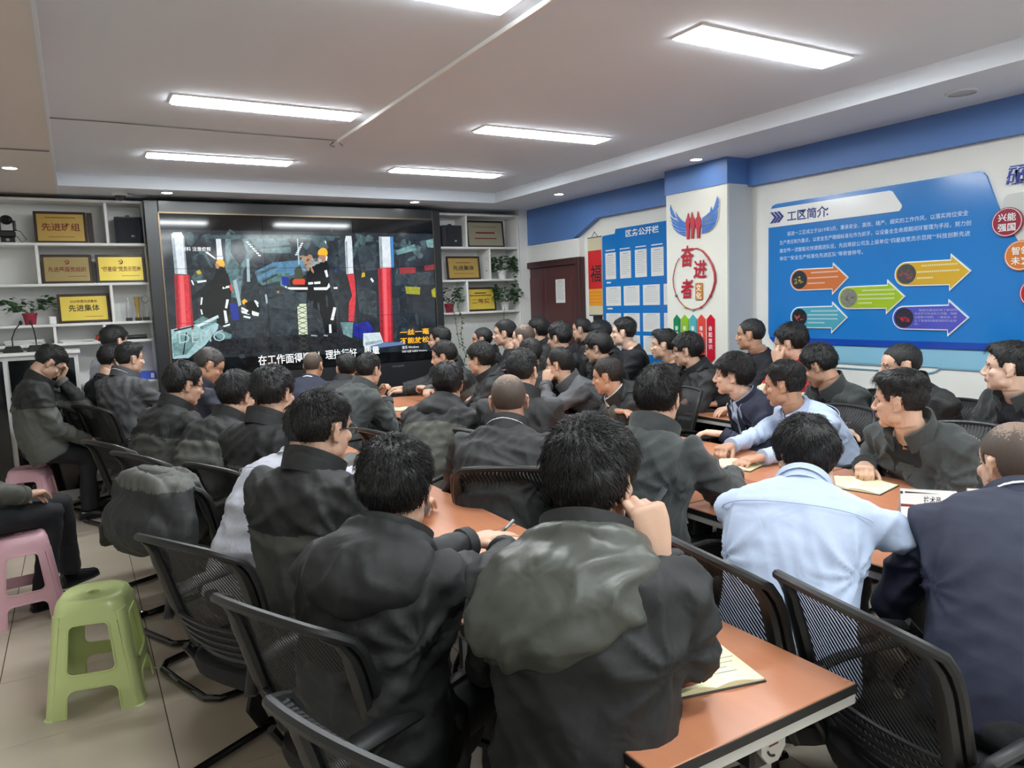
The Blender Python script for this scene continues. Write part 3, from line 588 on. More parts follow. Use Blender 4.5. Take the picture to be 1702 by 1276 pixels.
# ------------------------------------------------------------------ ceiling lights
def ceiling_light(cx, cy, label):
    t = thing('ceiling_light', label, 'ceiling light', (cx, cy, ZC), group='long LED panels in the ceiling')
    w, d = 1.05, .17
    g = G()
    g.box(-w/2-.014, -d/2-.014, -.008, w/2+.014, -d/2, .0); g.box(-w/2-.014, d/2, -.008, w/2+.014, d/2+.014, .0)
    g.box(-w/2-.014, -d/2, -.008, -w/2, d/2, 0); g.box(w/2, -d/2, -.008, w/2+.014, d/2, 0)
    obj('frame', g, M_white, t); obj('diffuser', G().box(-w/2, -d/2, -.016, w/2, d/2, -.001), M_panel, t)  # diffuser shaped to stand below its frame so its sides brighten the ceiling
XA, XB_ = 1.11, 3.06
for cx, cy, lab in ((XA, 6.29, 'long lit LED panel nearest the video wall, left side'), (XB_, 6.28, 'long lit LED panel nearest the video wall, right side'),
                    (XA, 4.64, 'long lit LED panel left of the cable trunking, second row'), (XB_, 4.64, 'long lit LED panel right of the cable trunking, second row'),
                    (XA, 2.70, 'lit LED panel cut off by the top edge of the picture'), (XB_, 2.62, 'widest lit LED panel, at the upper right'),
                    (XA, .6, 'unseen lit LED panel added as fill above the camera, left'), (XB_, .6, 'unseen lit LED panel added as fill above the camera, right'),  # these last two rows continue the grid out of view, added as fill
                    (XA, -1.3, 'unseen lit LED panel added as fill behind the camera, left'), (XB_, -1.3, 'unseen lit LED panel added as fill behind the camera, right')):
    ceiling_light(cx, cy, lab)

def downlight(x, y, lab, lit=True):
    t = thing('downlight', lab, 'downlight', (x, y, ZS), group='round downlights in the soffit')
    a = np.arange(24)*2*PI/24; ring = lambda r, z: np.stack([r*np.cos(a), r*np.sin(a), np.full(24, z)], 1)
    obj('trim_ring', G().loft([ring(.058, 0), ring(.058, -.006), ring(.046, -.008), ring(.044, -.002)], cap=False), M_white, t, recalc=True)
    obj('lens', G().loft([ring(.044, -.0045), ring(.044, -.001)]), M_spot if lit else M_off, t, recalc=True)
for x, y, lab in ((-.307, 6.589, 'round lit downlight in the left soffit'), (.827, 7.50, 'round lit downlight above the left end of the video wall'),
                  (3.247, 7.48, 'round lit downlight above the right end of the video wall'), (4.474, 6.538, 'round lit downlight above the maroon door'),
                  (4.476, 4.553, 'round lit downlight in front of the pillar')): downlight(x, y, lab)
t = thing('ceiling_speaker', 'flat round unlit ceiling disc above the blue board', 'ceiling speaker', (4.5, 2.46, ZS))
a = np.arange(28)*2*PI/28
obj('rim', G().loft([np.stack([r*np.cos(a), r*np.sin(a), np.full(28, z)], 1) for r, z in ((.085, 0), (.085, -.007), (.072, -.009))], cap=False), M_white, t, recalc=True)
obj('grille', G().loft([np.stack([.073*np.cos(a), .073*np.sin(a), np.full(28, z)], 1) for z in (-.006, -.001)]), M_off, t, recalc=True)

# cable trunking and cables under the ceiling
g = G().box(1.735, .2, ZC-.022, 1.765, 5.33, ZC, bev=.003)
single('cable_trunking', g, M_white, 'white cable trunking running along the ceiling towards the screen', 'trunking')
t = thing('projector_bracket', 'small white bracket at the end of the ceiling trunking', 'bracket', (1.75, 5.36, ZC))
obj('plate', G().box(-.03, -.02, -.012, .03, .03, 0, bev=.002), M_white, t); obj('arm', G().tube([(-.03, .0, -.012), (-.05, .03, -.03), (-.01, .05, -.035)], .006), M_greyplastic, t); obj('arm', G().tube([(.02, .02, -.012), (.045, .03, -.028)], .006), M_greyplastic, t)
single('ceiling_cable', G().tube([(1.735, 5.34, ZC-.006), (1.0, 5.33, ZC-.008), (.3, 5.325, ZC-.006), (-.035, 5.32, ZC-.01)], .004, 6), M_greyplastic, 'thin grey cable across the ceiling to the left soffit', 'cable')
single('soffit_cable', G().tube([(-.045, 5.86, ZS-.006), (-.4, 5.85, ZS-.008), (-1.2, 5.83, ZS-.006)], .004, 6), M_greyplastic, 'thin cable along the lowered soffit at far left', 'cable')

# dome camera under the soffit
t = thing('dome_camera', 'white dome security camera under the soffit beside the screen', 'camera', (.45, 7.62, ZS))
ring = lambda r, z, n=20: np.stack([r*np.cos(np.arange(n)*2*PI/n), r*np.sin(np.arange(n)*2*PI/n), np.full(n, z)], 1)
obj('mount', G().loft([ring(.062, 0), ring(.064, -.02), ring(.056, -.03)]), M_white, t, recalc=True)
obj('dome', G().ell((0, 0, -.03), (.045, .045, .045), 18, 12), mat('smoked_dome', (.03, .03, .035), .08), t)
obj('cable', G().tube([(.06, 0, -.008), (.14, .02, -.02), (.24, .06, -.012), (.3, .2, -.02)], .004, 6), M_greyplastic, t)
# ------------------------------------------------------------------ video wall
YS = 7.69
F = ('F', YS)
vw = thing('video_wall', 'big dark framed video wall showing masked workers underground', 'video wall', (2.14, 7.9, 0))
g = G()
g.box(.64, 7.70, 0, .76, 8.17, 2.635, bev=.006); g.box(3.545, 7.70, 0, 3.64, 8.17, 2.635, bev=.006)
g.box(.76, 7.70, 2.52, 3.545, 8.17, 2.635, bev=.006); g.box(.76, 7.70, .0, 3.545, 8.17, .965, bev=.006)
obj('cabinet', g, mat('video_wall_cabinet', (.022, .024, .027), .28, spec=.5), vw, True)
g = G(); g.box(.752, 7.688, .96, .764, 7.70, 2.525); g.box(3.541, 7.688, .96, 3.553, 7.70, 2.525); g.box(.752, 7.688, 2.516, 3.553, 7.70, 2.528)
obj('metal_edge', g, mat('bronze_edge', S(120, 104, 84), .3, metal=.8), vw, True)
px, pz = (.764, 1.689, 2.617, 3.541), (.967, 1.486, 2.0, 2.516)
for i in range(3):
    for j in range(3):
        obj('display_panel', G().box(px[i]+.0012, 7.692, pz[j]+.0012, px[i+1]-.0012, 7.76, pz[j+1]-.0012), M_blackgloss, vw, True)
PV = dict(c_dark=(.5, 6), c_rock=(.7, 9), c_haze=(.55, 12), c_blue=(.45, 12), c_teal=(.5, 16), c_tealb=(.35, 10), c_tealc=(.45, 14), c_floor=(.7, 22), c_red=(.22, 30), c_white=(.12, 14), c_smoke=(.5, 14), c_lattice=(.2, 60), c_bluer=(.5, 10), c_black=(.6, 20), c_white2=(.2, 12), c_beam=(.5, 14), c_mid=(.6, 12), c_redd=(.4, 18), c_olive=(.3, 18), c_shade=(.2, 10), c_redk=(.25, 20))
def pic(name, c, e=1.0):
    return mat('picture_'+name, (.004, .004, .005), .09, var=0, emit=S(*c), estr=e, emitvar=PV.get(name))
PC = dict(c_dark=(36, 43, 50), c_rock=(44, 52, 58), c_haze=(92, 118, 122), c_blue=(84, 128, 160), c_teal=(88, 122, 124), c_blued=(30, 50, 150), c_white=(214, 222, 228), c_whiteh=(238, 242, 244),  # c_dark is lightened to hold the bluish veil reflected on the screen
          c_red=(206, 52, 62), c_redh=(228, 96, 102), c_whited=(160, 184, 192), c_tealb=(150, 186, 190), c_tealc=(104, 140, 142), c_black=(12, 14, 17), c_yellow=(246, 178, 46), c_skin=(176, 128, 100), c_refl=(226, 236, 238),
          c_redo=(214, 74, 46), c_yellowd=(196, 170, 40), c_smoke=(150, 140, 122), c_greend=(66, 74, 58), c_lattice=(208, 216, 190), c_blueh=(70, 130, 190), c_redd=(140, 44, 50), c_olive=(150, 152, 44), c_bluer=(34, 44, 140),
          c_white2=(196, 214, 218), c_blueh2=(96, 124, 168), c_dot=(40, 50, 190), c_floor=(34, 38, 42), c_beam=(70, 92, 96), c_mid=(54, 64, 70), c_shade=(150, 164, 172), c_redk=(150, 34, 44))
names = sorted(PC); pm = [pic(n, PC[n]) for n in names]
g = G(); rq = random.Random(4)
def shard(u, v, r, n, k):
    m_ = rq.randint(5, 8); ph = rq.uniform(0, 6); el = rq.uniform(.4, 1.6); ro = rq.uniform(-.6, .6)
    pts = []
    for i in range(m_):
        q = ph+2*PI*i/m_; rr = r*rq.uniform(.55, 1.15); x, y = rr*math.cos(q)*el, rr*math.sin(q)/el; pts.append((u+x*math.cos(ro)-y*math.sin(ro), v+x*math.sin(ro)+y*math.cos(ro)))
    return (n, pts)
SH = []
for k in range(170): SH.append(shard(rq.uniform(1.0, 3.45), rq.uniform(1.9, 2.33), rq.uniform(.015, .07), rq.choice(['c_mid', 'c_rock', 'c_beam', 'c_mid', 'c_dark', 'c_beam', 'c_floor']), k))
for k in range(150): SH.append(shard(rq.uniform(.95, 3.4), rq.uniform(1.12, 1.9), rq.uniform(.012, .06), rq.choice(['c_mid', 'c_rock', 'c_dark', 'c_floor', 'c_floor', 'c_mid']), k))
SMK = [shard(2.12+rq.gauss(0, .035), 2.04+rq.gauss(0, .04), rq.uniform(.012, .035), rq.choice(['c_smoke', 'c_smoke', 'c_skin', 'c_shade']), 0) for k in range(26)]
PIC = SCREEN[:2]+SH+[q for q in SCREEN[2:] if q[0] != 'c_smoke']+SMK
for k, (n, pts) in enumerate(PIC):
    pts = [(min(max(u, .766), 3.539), min(max(v, .969), 2.514)) for u, v in pts]
    flat(g, F, pts, -.0019+.000012*k, -.0010+.000012*k, names.index(n))
# lattice on the drill column
lu = [p for n, p in SCREEN if n == 'c_lattice'][0]
obj('picture', g, pm, vw, True, recalc=False, sharp=20)
g = G()
for x in px[1:3]: g.box(x-.0015, 7.6838, .967, x+.0015, 7.6842, 2.516)
for z in pz[1:3]: g.box(.764, 7.6838, z-.0015, 3.541, 7.6842, z+.0015)
obj('panel_seam', g, M_blackgloss, vw, True)
g = G(); D = .0065
text(g, '在工作面得顺利', F, 1.555, 1.045, .105, D, 0, width=.62, bold=.012); text(g, '理执行好', F, 2.24, 1.055, .105, D, 0, width=.34, bold=.012); text(g, '质量', F, 2.66, 1.075, .09, D, 0, bold=.012)
text(g, '材料 注意偏帮', F, .93, 2.17, .042, D, 0, bold=.01)
text(g, '激活 Windows', F, 3.10, 1.105, .035, D, 0, width=.2); text(g, '转到"设置"以激活 Windows。', F, 3.10, 1.062, .026, D, 0, width=.3)
text(g, '一丝一毫', F, 3.085, 1.258, .07, D, 1, width=.35, bold=.02); text(g, '不能放松', F, 3.08, 1.165, .07, D, 1, width=.35, bold=.02)
text(g, 'DEMO', F, .84, 1.30, .13, D, 2, width=.42)
obj('caption', g, [pic('caption', (236, 238, 238), 1.1), pic('slogan', (244, 176, 40), 1.1), pic('watermark', (176, 200, 202), .9)], vw, True, sharp=None, smooth=False)
g = G(); text(g, 'HIKVISION', ('F', 7.70), 1.14, .918, .03, .001, 0); text(g, 'HIKVISION', ('F', 7.70), 2.98, .905, .03, .001, 0)
obj('maker_mark', g, M_greyplastic, vw, True, smooth=False, sharp=None)

# ------------------------------------------------------------------ wall shelves
def shelf_unit(label, x0, x1, boards, dividers, loc):
    t = thing('wall_shelf', label, 'shelf', loc)
    obj('back_panel', G().box(x0, 8.14, .0, x1, 8.17, 2.64), M_white, t, True)
    for (z, a, b) in boards: obj('shelf_board', G().box(a, 7.85, z-.012, b, 8.14, z+.012, bev=.003), M_white, t, True)
    for (x, a, b) in dividers: obj('divider', G().box(x-.012, 7.853, a, x+.012, 8.14, b, bev=.003), M_white, t, True)
    return t
shelf_unit('white wall shelf left of the video wall, holding plaques and trophies', -1.5, .66,
           [(2.238, -1.5, .64), (1.876, -1.5, .64), (1.515, -1.5, .64), (1.34, -.9, .64), (.95, -.9, .64), (.5, -.9, .64), (.06, -1.5, .64), (2.628, -1.5, .64)],
           [(.333, 2.25, 2.62), (-.235, 1.888, 2.226), (.32, 1.527, 1.864), (-.16, 1.352, 1.503), (.235, 1.352, 1.503), (.65, .06, 2.64), (-1.5, .06, 2.64), (-.9, .5, 1.5), (-.02, .06, .94)], (-.4, 8.0, 0))
shelf_unit('white wall shelf right of the video wall, overgrown with pothos', 3.68, 4.76,
           [(2.226, 3.70, 4.74), (1.845, 3.70, 4.74), (1.465, 3.70, 4.74), (2.61, 3.70, 4.74)],
           [(4.05, 2.238, 2.6), (4.35, 1.857, 2.214), (4.032, 1.477, 1.833), (3.692, .06, 2.62), (4.748, .06, 2.62)], (4.2, 8.0, 0))
obj_m = G().box(3.70, 7.99, .0, 4.74, 8.02, 1.45)
structure('wall_marble', obj_m, M_marble)

def plaque(label, x0, z0, x1, z1, plate, lines, y=7.96, tilt=.10, name='award_plaque', double=False):
    w, h = x1-x0, z1-z0
    t = thing(name, label, 'plaque', ((x0+x1)/2, y, z0+.0005)); t.rotation_euler = (-tilt, 0, 0)
    fr = .022
    g = G(); P = ('F', 0.0)
    for q in ((-w/2, 0, -w/2+fr, h), (w/2-fr, 0, w/2, h), (-w/2+fr, 0, w/2-fr, fr), (-w/2+fr, h-fr, w/2-fr, h)): g.box(q[0], -.012, q[1], q[2], .012, q[3], bev=.003)
    g.box(-w/2+fr, .004, fr, w/2-fr, .011, h-fr)
    obj('frame', g, M_pfr, t)
    obj('plate', G().box(-w/2+fr, -.004, fr, w/2-fr, .004, h-fr), plate, t)
    g = G()
    for (body, v, size, wid, m) in lines:
        if body == '#emblem':
            s = size
            pts = [(s*math.cos(rad(a)), h*v+s*math.sin(rad(a))) for a in range(-130, 100, 12)]; inn = [(.72*s*math.cos(rad(a))-.12*s, h*v+.72*s*math.sin(rad(a))+.06*s) for a in range(90, -132, -12)]
            flat(g, P, pts+inn, .004, .006, m); flat(g, P, [(-.9*s, h*v+.35*s), (-.6*s, h*v+.65*s), (-.15*s, h*v+.3*s), (.75*s, h*v-.75*s), (.5*s, h*v-.9*s), (-.4*s, h*v+.1*s)], .004, .0065, m)
        elif body == '#line': flat(g, P, [(-wid/2, h*v), (wid/2, h*v), (wid/2, h*v+size), (-wid/2, h*v+size)], .004, .005, m)
        elif body == '#rline': flat(g, P, [(0, h*v), (wid, h*v), (wid, h*v+size), (0, h*v+size)], .004, .005, m)
        else: text(g, body, P, 0, h*v, size, .005, m, width=wid, align='C', bold=.015)
    obj('lettering', g, [M_ink, M_inkb], t, smooth=False, sharp=None)
    if double: obj('spare_frame', G().box(w/2+.004, -.004, 0, w/2+.05, .01, h-.004, bev=.002), [M_pfr], t)
    return t
plaque('gold plaque lettered with four big characters on the top left shelf', -.237, 2.251, .175, 2.54, M_gold, [('#line', .80, .006, .24, 0), ('先进班组', .42, .075, .30, 0), ('#line', .2, .004, .2, 0)], double=True)
plaque('dull gold plaque with red emblem on the second shelf', -.215, 1.889, .185, 2.155, M_goldd, [('#emblem', .74, .022, 0, 0), ('先进基层党组织', .42, .05, .30, 0), ('#rline', .24, .004, .15, 0)])
plaque('bright gold plaque with red emblem on the second shelf', .217, 1.889, .630, 2.155, M_goldb, [('#emblem', .74, .022, 0, 0), ('“四星级”党员示范岗', .42, .05, .33, 0), ('#rline', .24, .004, .15, 0)])
plaque('bright yellow-gold plaque beside the potted plant on the third shelf', -.12, 1.528, .30, 1.795, M_goldb, [('2020年度先进集体', .70, .028, .22, 0), ('先进集体', .42, .065, .25, 1), ('#rline', .2, .004, .15, 0)])
plaque('large dull grey-gold plaque on the top right shelf', 4.11, 2.239, 4.62, 2.56, mat('grey_gold_plate', S(170, 164, 138), .4, metal=.3, nscale=8), [('#line', .76, .005, .32, 0), ('#line', .52, .018, .26, 0), ('#line', .32, .012, .3, 0)])
plaque('gold plaque leaning on the middle right shelf', 3.83, 1.858, 4.27, 2.136, M_gold, [('#line', .72, .006, .2, 0), ('先进集体', .42, .06, .28, 1), ('#line', .26, .004, .26, 0)])
plaque('bright gold plaque between pothos plants on the lower right shelf', 4.06, 1.478, 4.47, 1.765, M_goldb, [('#line', .74, .012, .16, 1), ('#line', .64, .01, .3, 0), ('二等奖', .34, .062, .24, 0)])

def speaker(label, x0, x1, z0, z1, y):
    t = thing('loudspeaker', label, 'loudspeaker', ((x0+x1)/2, y, z0)); w, h = x1-x0, z1-z0
    pts = [(-w/2, -.06), (-w*.36, -.09), (w*.36, -.09), (w/2, -.06), (w*.42, .1), (-w*.42, .1)]
    obj('cabinet', G().prism([(a, b, 0) for a, b in pts], (0, 0, h)), mat('speaker_cabinet', (.03, .034, .045), .5), t, recalc=True)
    obj('grille', G().prism([(-w*.35, -.092, .012), (w*.35, -.092, .012), (w*.35, -.092, h-.012), (-w*.35, -.092, h-.012)][::-1], (0, -.006, 0)), mat('speaker_grille', (.024, .028, .036), .7, bump=.6, bscale=500), t, recalc=True)
    obj('handle', G().box(-.018, -.02, h, .018, .02, h+.022, bev=.004), M_black, t)
    g = G(); text(g, 'BC', ('F', -.098), .03, h*.25, .024, .0008, 0, align='C', bold=.02); obj('badge', g, M_paper, t, smooth=False, sharp=None)
speaker('black loudspeaker on the top shelf left of the video wall', .40, .635, 2.2505, 2.50, 8.0)
speaker('black loudspeaker on the top shelf right of the video wall', 3.775, 4.03, 2.2385, 2.49, 8.0)

# PTZ camera on the left shelf
t = thing('conference_camera', 'black conference camera with cables on the top left shelf', 'camera', (-.44, 7.97, 2.2505))
obj('foot', G().box(-.05, -.05, 0, .05, .05, .05, bev=.006), M_black, t); obj('body', G().box(-.06, -.055, .05, .06, .055, .11, bev=.012), M_black, t)
obj('yoke', G().tube([(-.055, 0, .11), (-.055, 0, .2)], .012, 8).tube([(.055, 0, .11), (.055, 0, .2)], .012, 8), M_black, t)
obj('camera_head', G().ell((0, 0, .205), (.048, .05, .042), 18, 12), M_black, t); obj('lens', G().tube([(0, -.04, .205), (0, -.058, .205)], .022, 16), M_blackgloss, t)
obj('lamp', G().tube([(0, -.05, .028), (0, -.0535, .028)], .014, 14), mat('grey_lens', S(150, 150, 150), .2), t)
obj('cable', G().tube([(.055, -.02, .12), (.10, -.05, .1), (.14, -.06, .03), (.10, -.06, .005), (.07, -.05, .06)], .003, 6), M_black, t)
obj('cable', G().tube([(-.055, -.02, .1), (-.08, -.05, .04), (-.07, -.05, .006)], .003, 6), M_black, t)

# potted plants
def leaf_cloud(seed, n, spread, droop, size, centre, trail=None):
    rnd = random.Random(seed); g = G()
    lp = np.array([(0, 0, 0), (.32, .3, .03), (.40, .62, .04), (0, 1, -.05), (-.40, .62, .04), (-.32, .3, .03), (0, .5, -.03)])
    lf = [(0, 1, 6), (1, 2, 6), (2, 3, 6), (3, 4, 6), (4, 5, 6), (5, 0, 6)]
    def leaf(p, d, s):
        d = Vector(d).normalized(); q = d.to_track_quat('Y', 'Z').to_matrix(); rot = Matrix.Rotation(rnd.uniform(-.8, .8), 3, 'Y')
        v = (np.array(q @ rot) @ (lp*s).T).T + np.array(p); g.add(v, lf)
    for _ in range(n):
        a = rnd.uniform(0, 2*PI); e = rnd.uniform(-.5, 1.2); r = rnd.uniform(.25, 1)**.6
        p = (centre[0]+spread[0]*r*math.cos(a)*math.cos(e*.6), centre[1]+spread[1]*r*math.sin(a)*math.cos(e*.6), centre[2]+spread[2]*r*math.sin(e))
        leaf(p, (math.cos(a)+rnd.uniform(-.4, .4), math.sin(a)-.3, -droop+rnd.uniform(-.4, .5)), size*rnd.uniform(.6, 1.25))
    stems = []
    for tr in (trail or []):
        P = np.array(tr, float); stems.append(P)
        for k in range(len(P)-1):
            for q in np.linspace(0, 1, 7):
                c = P[k]*(1-q)+P[k+1]*q; leaf(c, (rnd.uniform(-1, 1), rnd.uniform(-1, .1), rnd.uniform(-1, .1)), size*rnd.uniform(.5, .9))
    return g, stems
def pot_mesh(r0, r1, h):
    return G().loft([ring(r0*.96, 0), ring(r0, .004), ring(r1, h-.02), ring(r1*1.08, h-.02), ring(r1*1.08, h), ring(r1*.92, h), ring(r1*.9, h-.03)])
def potted(label, loc, n, spread, size, cz, trail=None, seed=1, potmat=None):
    t = thing('potted_pothos', label, 'potted plant', loc)
    obj('pot', pot_mesh(.042, .055, .105), potmat or M_potred, t, recalc=True)
    g, stems = leaf_cloud(seed, n, spread, .1, size, (0, -.02, cz), trail)
    stuff(obj('foliage', g, M_leaf, t, smooth=False, sharp=None))
    g = G()
    for a in range(6): g.tube([(0, 0, .09), (.05*math.cos(a), .05*math.sin(a)-.01, cz*.8), (.8*spread[0]*math.cos(a), .6*spread[1]*math.sin(a), cz)], .003, 5)
    for P in stems: g.tube(P, .003, 5)
    obj('stem', g, mat('green_stem', S(74, 96, 52), .5), t)
potted('potted plant in a red pot on the third left shelf', (-.34, 7.95, 1.5275), 110, (.21, .12, .10), .058, .16, seed=3)
potted('pothos in a red pot with a long trailing vine on the lower right shelf', (3.82, 7.93, 1.4775), 150, (.17, .10, .15), .05, .17, [[(.05, -.12, .1), (.08, -.16, -.1), (.05, -.17, -.3), (.10, -.17, -.5), (.06, -.17, -.72)], [(-.02, -.12, .1), (0, -.16, -.15), (.03, -.17, -.4)]], seed=5)
potted('dense pothos filling the middle right shelf at its right end', (4.55, 7.93, 1.8575), 230, (.19, .11, .15), .055, .15, [[(.08, -.12, .05), (.14, -.16, -.12), (.17, -.17, -.2)]], seed=7, potmat=M_white)
potted('bushy pothos at the right end of the lower right shelf', (4.58, 7.93, 1.4775), 210, (.16, .10, .17), .052, .17, [[(-.08, -.12, .05), (-.12, -.16, -.12), (-.06, -.17, -.25)]], seed=9, potmat=M_white)

# trophies
def trophy(label, x, kind, h):
    t = thing('trophy', label, 'trophy', (x, 7.95, 1.5275), group='trophies on the third left shelf')
    obj('base', G().box(-.028, -.028, 0, .028, .028, .03, bev=.003), M_black if kind != 0 else M_glass, t)
    if kind == 0: obj('column', G().prism([(-.02, -.012, .03), (.02, -.012, .03), (.004, -.006, h)], (0, .02, 0)), M_glass, t, recalc=True)
    elif kind == 1: obj('column', G().loft([ring(.022, .03, 6), ring(.018, h*.5, 6), ring(.014, h*.75, 6), ring(.003, h, 6)]), M_glass, t, recalc=True)
    elif kind == 2: obj('cup', G().loft([ring(.02, .03), ring(.012, .06), ring(.016, h*.5), ring(.024, h*.7), ring(.022, h*.85), ring(.03, h)]), M_gold, t, recalc=True)
    else:
        obj('column', G().loft([ring(.022, .03, 8), ring(.014, h*.35, 8), ring(.018, h*.7, 8)]), M_glass, t, recalc=True)
        obj('star', G().ell((0, 0, h*.82), (.035, .018, .038), 10, 6), M_glass, t)
trophy('small clear crystal trophy, leftmost of the four', .372, 0, .19); trophy('clear pointed crystal trophy on a black base', .452, 1, .235); trophy('golden cup trophy on a black base', .532, 2, .225); trophy('clear crystal trophy with a round top, rightmost', .60, 3, .245)
single('small_box', G().box(-.195, 7.9, 1.5275, -.14, 7.96, 1.595, bev=.004), M_white, 'small white box beside the red flower pot', 'box')
# things on the fourth shelf
def papers(label, x, y, z, w, d, n, seed=0, name='paper_stack', m=None):
    rnd = random.Random(seed); t = thing(name, label, 'papers', (x, y, z))
    for k in range(n):
        a = rnd.uniform(-.15, .15); c, s = math.cos(a), math.sin(a); h = .006
        P = [(c*px_-s*py_, s*px_+c*py_, k*h) for px_, py_ in ((-w/2, -d/2), (w/2, -d/2), (w/2, d/2), (-w/2, d/2))]
        obj('sheet', G().prism(P, (0, 0, h*.8)), m or M_paper, t, recalc=True)
papers('stack of papers behind the gooseneck microphones', -.40, 7.98, 1.3525, .3, .2, 7, 1); papers('loose papers on the fourth left shelf', .02, 7.97, 1.3525, .28, .2, 4, 2)
single('red_box', G().box(.16, 7.9, 1.3525, .205, 7.97, 1.41, bev=.004), mat('red_card', S(170, 40, 36), .5), 'small red box on the fourth left shelf', 'box')
t = thing('rolled_banner', 'black and blue rolled banner lying on the fourth left shelf', 'roll', (.46, 7.95, 1.352))
obj('roll', G().tube([(-.11, 0, .022), (.13, 0, .022)], .02, 12), M_black, t); obj('end', G().tube([(-.16, 0, .022), (-.11, 0, .022)], .02, 12), mat('blue_plastic', S(50, 82, 170), .4), t)
t = thing('file_box', 'blue document box on the low left shelf', 'box', (.50, 7.95, .962))
obj('body', G().box(-.13, -.06, 0, .13, .1, .075, bev=.004), mat('file_blue', S(62, 92, 200), .4), t); obj('end_label', G().box(.09, -.062, .015, .12, -.0601, .06), M_paper, t); obj('edge', G().box(-.15, -.061, 0, -.13, .1, .075, bev=.002), M_paper, t)

# equipment cabinet with dark glass doors, white top
cb = thing('equipment_cabinet', 'white framed cabinet with dark glass doors behind the bowed man', 'cabinet', (-.52, 7.55, 0))
obj('body', G().box(-1.06, 7.38, 0, .0, 7.8, 1.275, bev=.004), M_white, cb, True)
obj('worktop', G().box(-1.08, 7.35, 1.275, .02, 7.82, 1.30, bev=.004), M_white, cb, True)
for x0, x1 in ((-1.03, -.54), (-.50, -.03)):
    o = obj('door', G().box(x0, 7.365, .1, x1, 7.38, 1.24, bev=.003), M_blackgloss, cb, True)
    obj('handle', G().tube([(x1-.13, 7.355, .75), (x1-.13, 7.355, 1.15)], .006, 8), M_chrome, o, False).location = (-cb.location[0], -cb.location[1], 0)
t = thing('keyboard', 'dark keyboard on a tray before the black cabinet', 'keyboard', (-.12, 7.18, .76)); obj('case', G().box(-.2, -.07, 0, .2, .07, .018, bev=.004), M_dgrey, t)
g = G()
for r_ in range(4):
    for c_ in range(13): g.box(-.185+c_*.0285, -.055+r_*.028, .018, -.185+c_*.0285+.024, -.055+r_*.028+.023, .024)
obj('key_rows', g, M_black, t)
single('keyboard_tray', G().box(-.45, 7.08, .735, .1, 7.36, .758, bev=.004), M_black, 'black pull-out tray under the keyboard', 'tray')
for x, lab in ((-.47, 'black gooseneck microphone with a bent neck, left of the pair'), (-.30, 'black gooseneck microphone with a straighter neck, right of the pair')):
    t = thing('gooseneck_microphone', lab, 'microphone', (x, 7.6, 1.3005))
    obj('base', G().loft([rb for rb in [np.array([(a*.07*s, b*.05*s, z) for a, b in ((-1, -1), (1, -1), (1, 1), (-1, 1))]) for s, z in ((1, 0), (1, .015), (.7, .055))]]), M_black, t, recalc=True)
    b = .07 if x < -.4 else -.02
    obj('neck', G().tube([(0, 0, .05), (0, 0, .12), (b*.4, -.01, .19), (b, -.03, .245)], .005, 8), M_black, t); obj('head', G().ell((b*1.08, -.034, .25), (.014, .014, .02), 12, 8), M_black, t)

# ------------------------------------------------------------------ door on the right wall
d1 = thing('door_1', 'maroon double door with a paper notice', 'door', (4.93, 7.42, 0)); del d1['category']; d1['kind'] = 'structure'
g = G(); g.box(4.86, 6.76, 0, XW, 6.83, 2.045, bev=.004); g.box(4.86, 8.0, 0, XW, 8.07, 2.045, bev=.004); g.box(4.86, 6.83, 1.975, XW, 8.0, 2.045, bev=.004)
obj('door_frame', g, M_maroon_d, d1, True)
for a, b in ((6.835, 7.5), (7.503, 7.995)):
    lf = obj('door_leaf', G().box(4.90, a, .01, 4.945, b, 1.972, bev=.003), M_maroon, d1, True)
g = G(); g.box(4.893, 6.95, .15, 4.90, 7.4, 1.25, bev=.003); g.box(4.893, 6.95, 1.33, 4.90, 7.4, 1.85, bev=.003); g.box(4.893, 7.56, .15, 4.90, 7.93, 1.25, bev=.003); g.box(4.893, 7.56, 1.33, 4.90, 7.93, 1.85, bev=.003)
obj('door_moulding', g, M_maroon, d1, True)
obj('door_handle', G().tube([(4.90, 7.45, 1.0), (4.86, 7.45, 1.0), (4.86, 7.36, 1.0)], .009, 8), M_chrome, d1, True)
R49 = ('R', 4.893)
def sheet(label, y1, z1, y0, z0, X, name='notice_sheet', group=None, rows=9, bars=True, seed=0):
    """printed paper fixed to a plane x = X, from y0 (viewer's right) to y1 (viewer's left)"""
    t = thing(name, label, 'notice', (X, (y0+y1)/2, z0), group=group); rnd = random.Random(seed); P = ('R', X)
    g = G(); wbox(g, P, y0, z0, y1, z1, .0005, .002); obj('paper', g, M_paper, t, True)
    g = G(); h = z1-z0; w = y1-y0
    wbox(g, P, y0+w*.25, z1-h*.10, y1-w*.25, z1-h*.075, .002, .0024)
    for k in range(rows):
        z = z1-h*(.17+.72*k/rows); e = w*(.10+.25*rnd.random()*(rnd.random() < .35))
        wbox(g, P, y0+e, z-h*.012, y1-w*.1, z, .002, .0024)
    obj('print', g, mat('grey_print', S(150, 152, 156), .7), t, True)
    return t
sheet('white printed notice taped to the maroon door', 7.27, 1.817, 7.08, 1.545, 4.893, rows=12)
